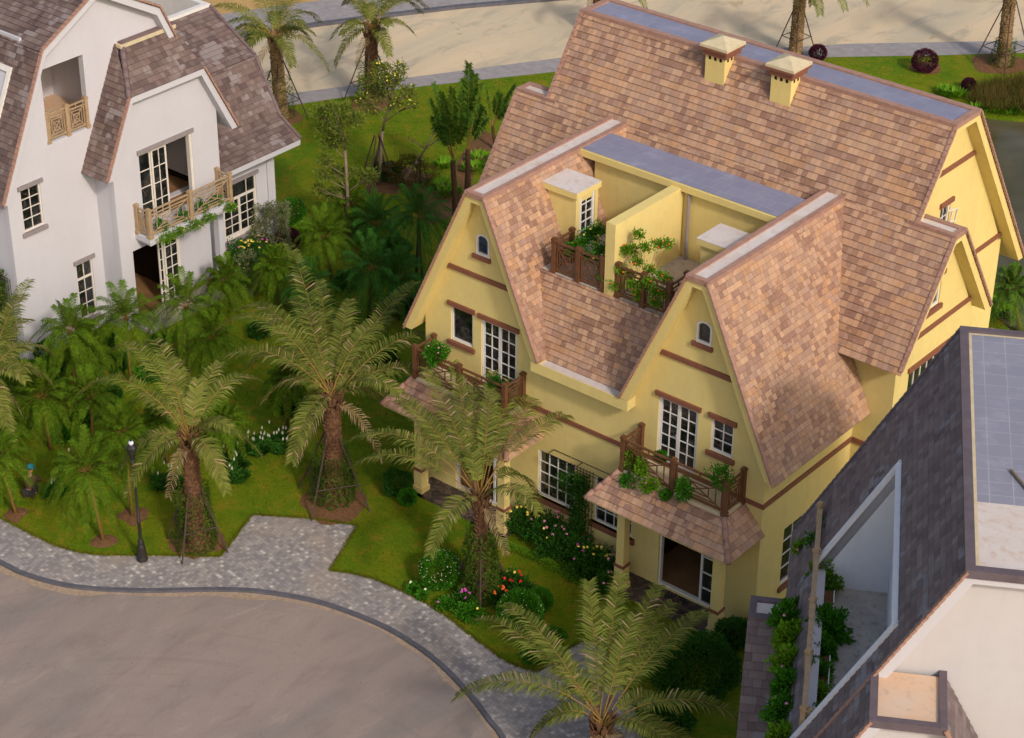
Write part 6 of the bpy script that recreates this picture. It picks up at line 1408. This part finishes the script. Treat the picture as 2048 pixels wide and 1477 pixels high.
def person(u, v, face, pose, shirt, trousers, hat, label, sleeves=None):
    b = Z(u, v, 0); root = empty('person', (b.x, b.y, 0), label=label, cat='person')
    ang = math.atan2(face[1], face[0])
    def R_(l): return [(x*cos(ang)-y*sin(ang), x*sin(ang)+y*cos(ang), z, r) for x, y, z, r in l]
    # local: +x forward
    if pose == 'crouch': hip, chest, neck, head = (-.12, 0, .24), (.06, 0, .62), (.12, 0, .76), (.18, 0, .90); knee, foot = (.28, .15, .42), (.02, .13, .06); elb, hand = (.22, .27, .50), (.42, .16, .28)
    elif pose == 'bend': hip, chest, neck, head = (-.10, 0, .82), (.24, 0, 1.06), (.40, 0, 1.12), (.52, 0, 1.17); knee, foot = (.04, .11, .45), (-.03, .12, .06); elb, hand = (.40, .22, .80), (.56, .12, .55)
    else: hip, chest, neck, head = (0, 0, .90), (.03, 0, 1.28), (.04, 0, 1.45), (.06, 0, 1.60); knee, foot = (.05, .10, .48), (0, .11, .06); elb, hand = (.10, .26, 1.08), (.30, .20, 1.0)
    def mir(p): return (p[0], -p[1], p[2])
    H = head; up_ = (V(head)-V(neck)).normalized()
    # trousers
    tv = [(*hip, .155), (hip[0]+.02, .10, hip[2]-.02, .10), (*knee, .075), (foot[0], foot[1], foot[2]+.06, .055), (hip[0]+.02, -.10, hip[2]-.02, .10), (*mir(knee), .075), (foot[0], -foot[1], foot[2]+.06, .055)]
    skin_obj('trousers', trousers, R_(tv), [(0, 1), (1, 2), (2, 3), (0, 4), (4, 5), (5, 6)], root)
    sh = (chest[0]+.03, .19, chest[2]+.07)
    sv_ = [(*[hip[i]*.85+chest[i]*.15 for i in range(3)], .15), (*[hip[i]*.45+chest[i]*.55 for i in range(3)], .155), (*chest, .17), (*sh, .075), (*elb, .055), (*[elb[i]*.3+hand[i]*.7 for i in range(3)], .042), (*mir(sh), .075), (*mir(elb), .055), (*mir([elb[i]*.3+hand[i]*.7 for i in range(3)]), .042)]
    skin_obj('shirt', shirt, R_(sv_), [(0, 1), (1, 2), (2, 3), (3, 4), (4, 5), (2, 6), (6, 7), (7, 8)], root)
    # body: neck, head, arms and hands, lower legs and feet as one surface
    f_ = lambda p, q, t: tuple(p[i]*(1-t)+q[i]*t for i in range(3))
    bv = [(*hip, .09), (*chest, .10), (*neck, .055), (*f_(neck, head, .45), .060), (*head, .098), (*f_(head, (head[0]+up_.x*.1, head[1], head[2]+up_.z*.1), 1), .07),
          (*sh, .045), (*elb, .038), (*f_(elb, hand, .85), .026), (*hand, .034), (*mir(sh), .045), (*mir(elb), .038), (*mir(f_(elb, hand, .85)), .026), (*mir(hand), .034),
          (hip[0], .09, hip[2], .07), (*knee, .05), (foot[0], foot[1], foot[2]+.04, .036), (foot[0]+.14, foot[1], .035, .034), (hip[0], -.09, hip[2], .07), (*mir(knee), .05), (foot[0], -foot[1], foot[2]+.04, .036), (foot[0]+.14, -foot[1], .035, .034)]
    ed = [(0, 1), (1, 2), (2, 3), (3, 4), (4, 5), (1, 6), (6, 7), (7, 8), (8, 9), (1, 10), (10, 11), (11, 12), (12, 13), (0, 14), (14, 15), (15, 16), (16, 17), (0, 18), (18, 19), (19, 20), (20, 21)]
    fwd = V((cos(0), 0, 0)); n0 = len(bv)
    for hs in (1, -1):           # five fingers a hand
        hi = 9 if hs > 0 else 13; h0 = V((hand[0], hand[1]*hs, hand[2])); fd = (V(hand)-V(elb)).normalized(); fd.y *= hs; sd_ = V((0, 1, 0))
        for k in range(4):
            a_ = h0+sd_*(k-1.5)*.018*hs+fd*.05; c_ = a_+fd*(.045-.006*abs(k-1.5))+V((0, 0, -.012)); i0 = len(bv); bv += [(*a_, .009), (*c_, .007)]; ed += [(hi, i0), (i0, i0+1)]
        a_ = h0+sd_*-.035*hs+fd*.01; c_ = a_+fd*.04+V((0, 0, -.01)); i0 = len(bv); bv += [(*a_, .010), (*c_, .008)]; ed += [(hi, i0), (i0, i0+1)]
    # nose and ears
    ff = V((up_.z, 0, -up_.x)); hd = V(head)
    for p_, r_ in ((hd+ff*.105-up_*.01, .013), (hd+V((0, .098, 0)), .02), (hd+V((0, -.098, 0)), .02)): bv.append((*p_, r_)); ed.append((4, len(bv)-1))
    skin_obj('body', 'skin', R_(bv), ed, root)
    hair = [(*(hd+up_*.03-ff*.015), .103), (*(hd-ff*.045-up_*.02), .085)]; skin_obj('hair', 'hair', R_(hair), [(0, 1)], root)
    hc = V(R_([(*(hd+up_*.07), 1)])[0][:3]); m = MB(); m.lathe((0, 0, 0), [(.17, -.015), (.175, .0), (.115, .012), (.112, .05), (.095, .10), (.05, .13)], 18)
    q_ = V((up_.x*cos(ang), up_.x*sin(ang), up_.z)).to_track_quat('Z', 'Y'); m.v = [tuple(q_ @ V(x)+hc+V((b.x, b.y, 0))) for x in m.v]; m.build('hat', MT[hat], root, smooth=True)
    for s_ in (1, -1):
        fp = R_([(foot[0]+.06, foot[1]*s_, .05, .05), (foot[0]+.19, foot[1]*s_, .04, .042)]); skin_obj('shoe', 'cloth_grey', [(x, y, z, r) for x, y, z, r in fp], [(0, 1)], root)
person(63, 992, (-.55, .84), 'crouch', 'cloth_brown', 'cloth_grey', 'hat_blue', 'gardener in brown shirt and teal hat crouching on the lawn with back turned')

# climber on the shaded wall of the white villa
T2 = empty('climbing_plant', (-22.9, -3.9, 0), label='yellow-green climber on a dark trellis at the left corner of the white villa', cat='climbing plant'); m = MB()
for _ in range(2600):
    z_ = rnd.uniform(.1, 3.6); x_ = -23.1+rnd.gauss(0, .34)*(1.1-.15*z_); leafq(m, V((x_, -3.78-abs(rnd.gauss(0, .12)), z_)), (rv(1)+V((.2, -.6, 0))).normalized(), rv(1), .1*rnd.uniform(.6, 1.3), .055)
m.build('foliage', MT['ivy'], T2)
T3 = empty('trellis', (-23, -3.8, 0), label='dark iron trellis behind the climber at the left corner of the white villa', cat='trellis')
for k in range(9): x_ = -23.6+.13*k; m = MB(); m.tube([(x_, -3.80, .1), (x_, -3.80, 3.3)], .013, 5); m.build('bar', MT['metal'], T3)
for z_ in (3.3, 3.45): m = MB(); m.tube([(-24.8, -3.95, z_), (-22.5, -3.95, z_)], .013, 5); m.build('rail', MT['metal'], T3)
bpy.context.view_layer.update()
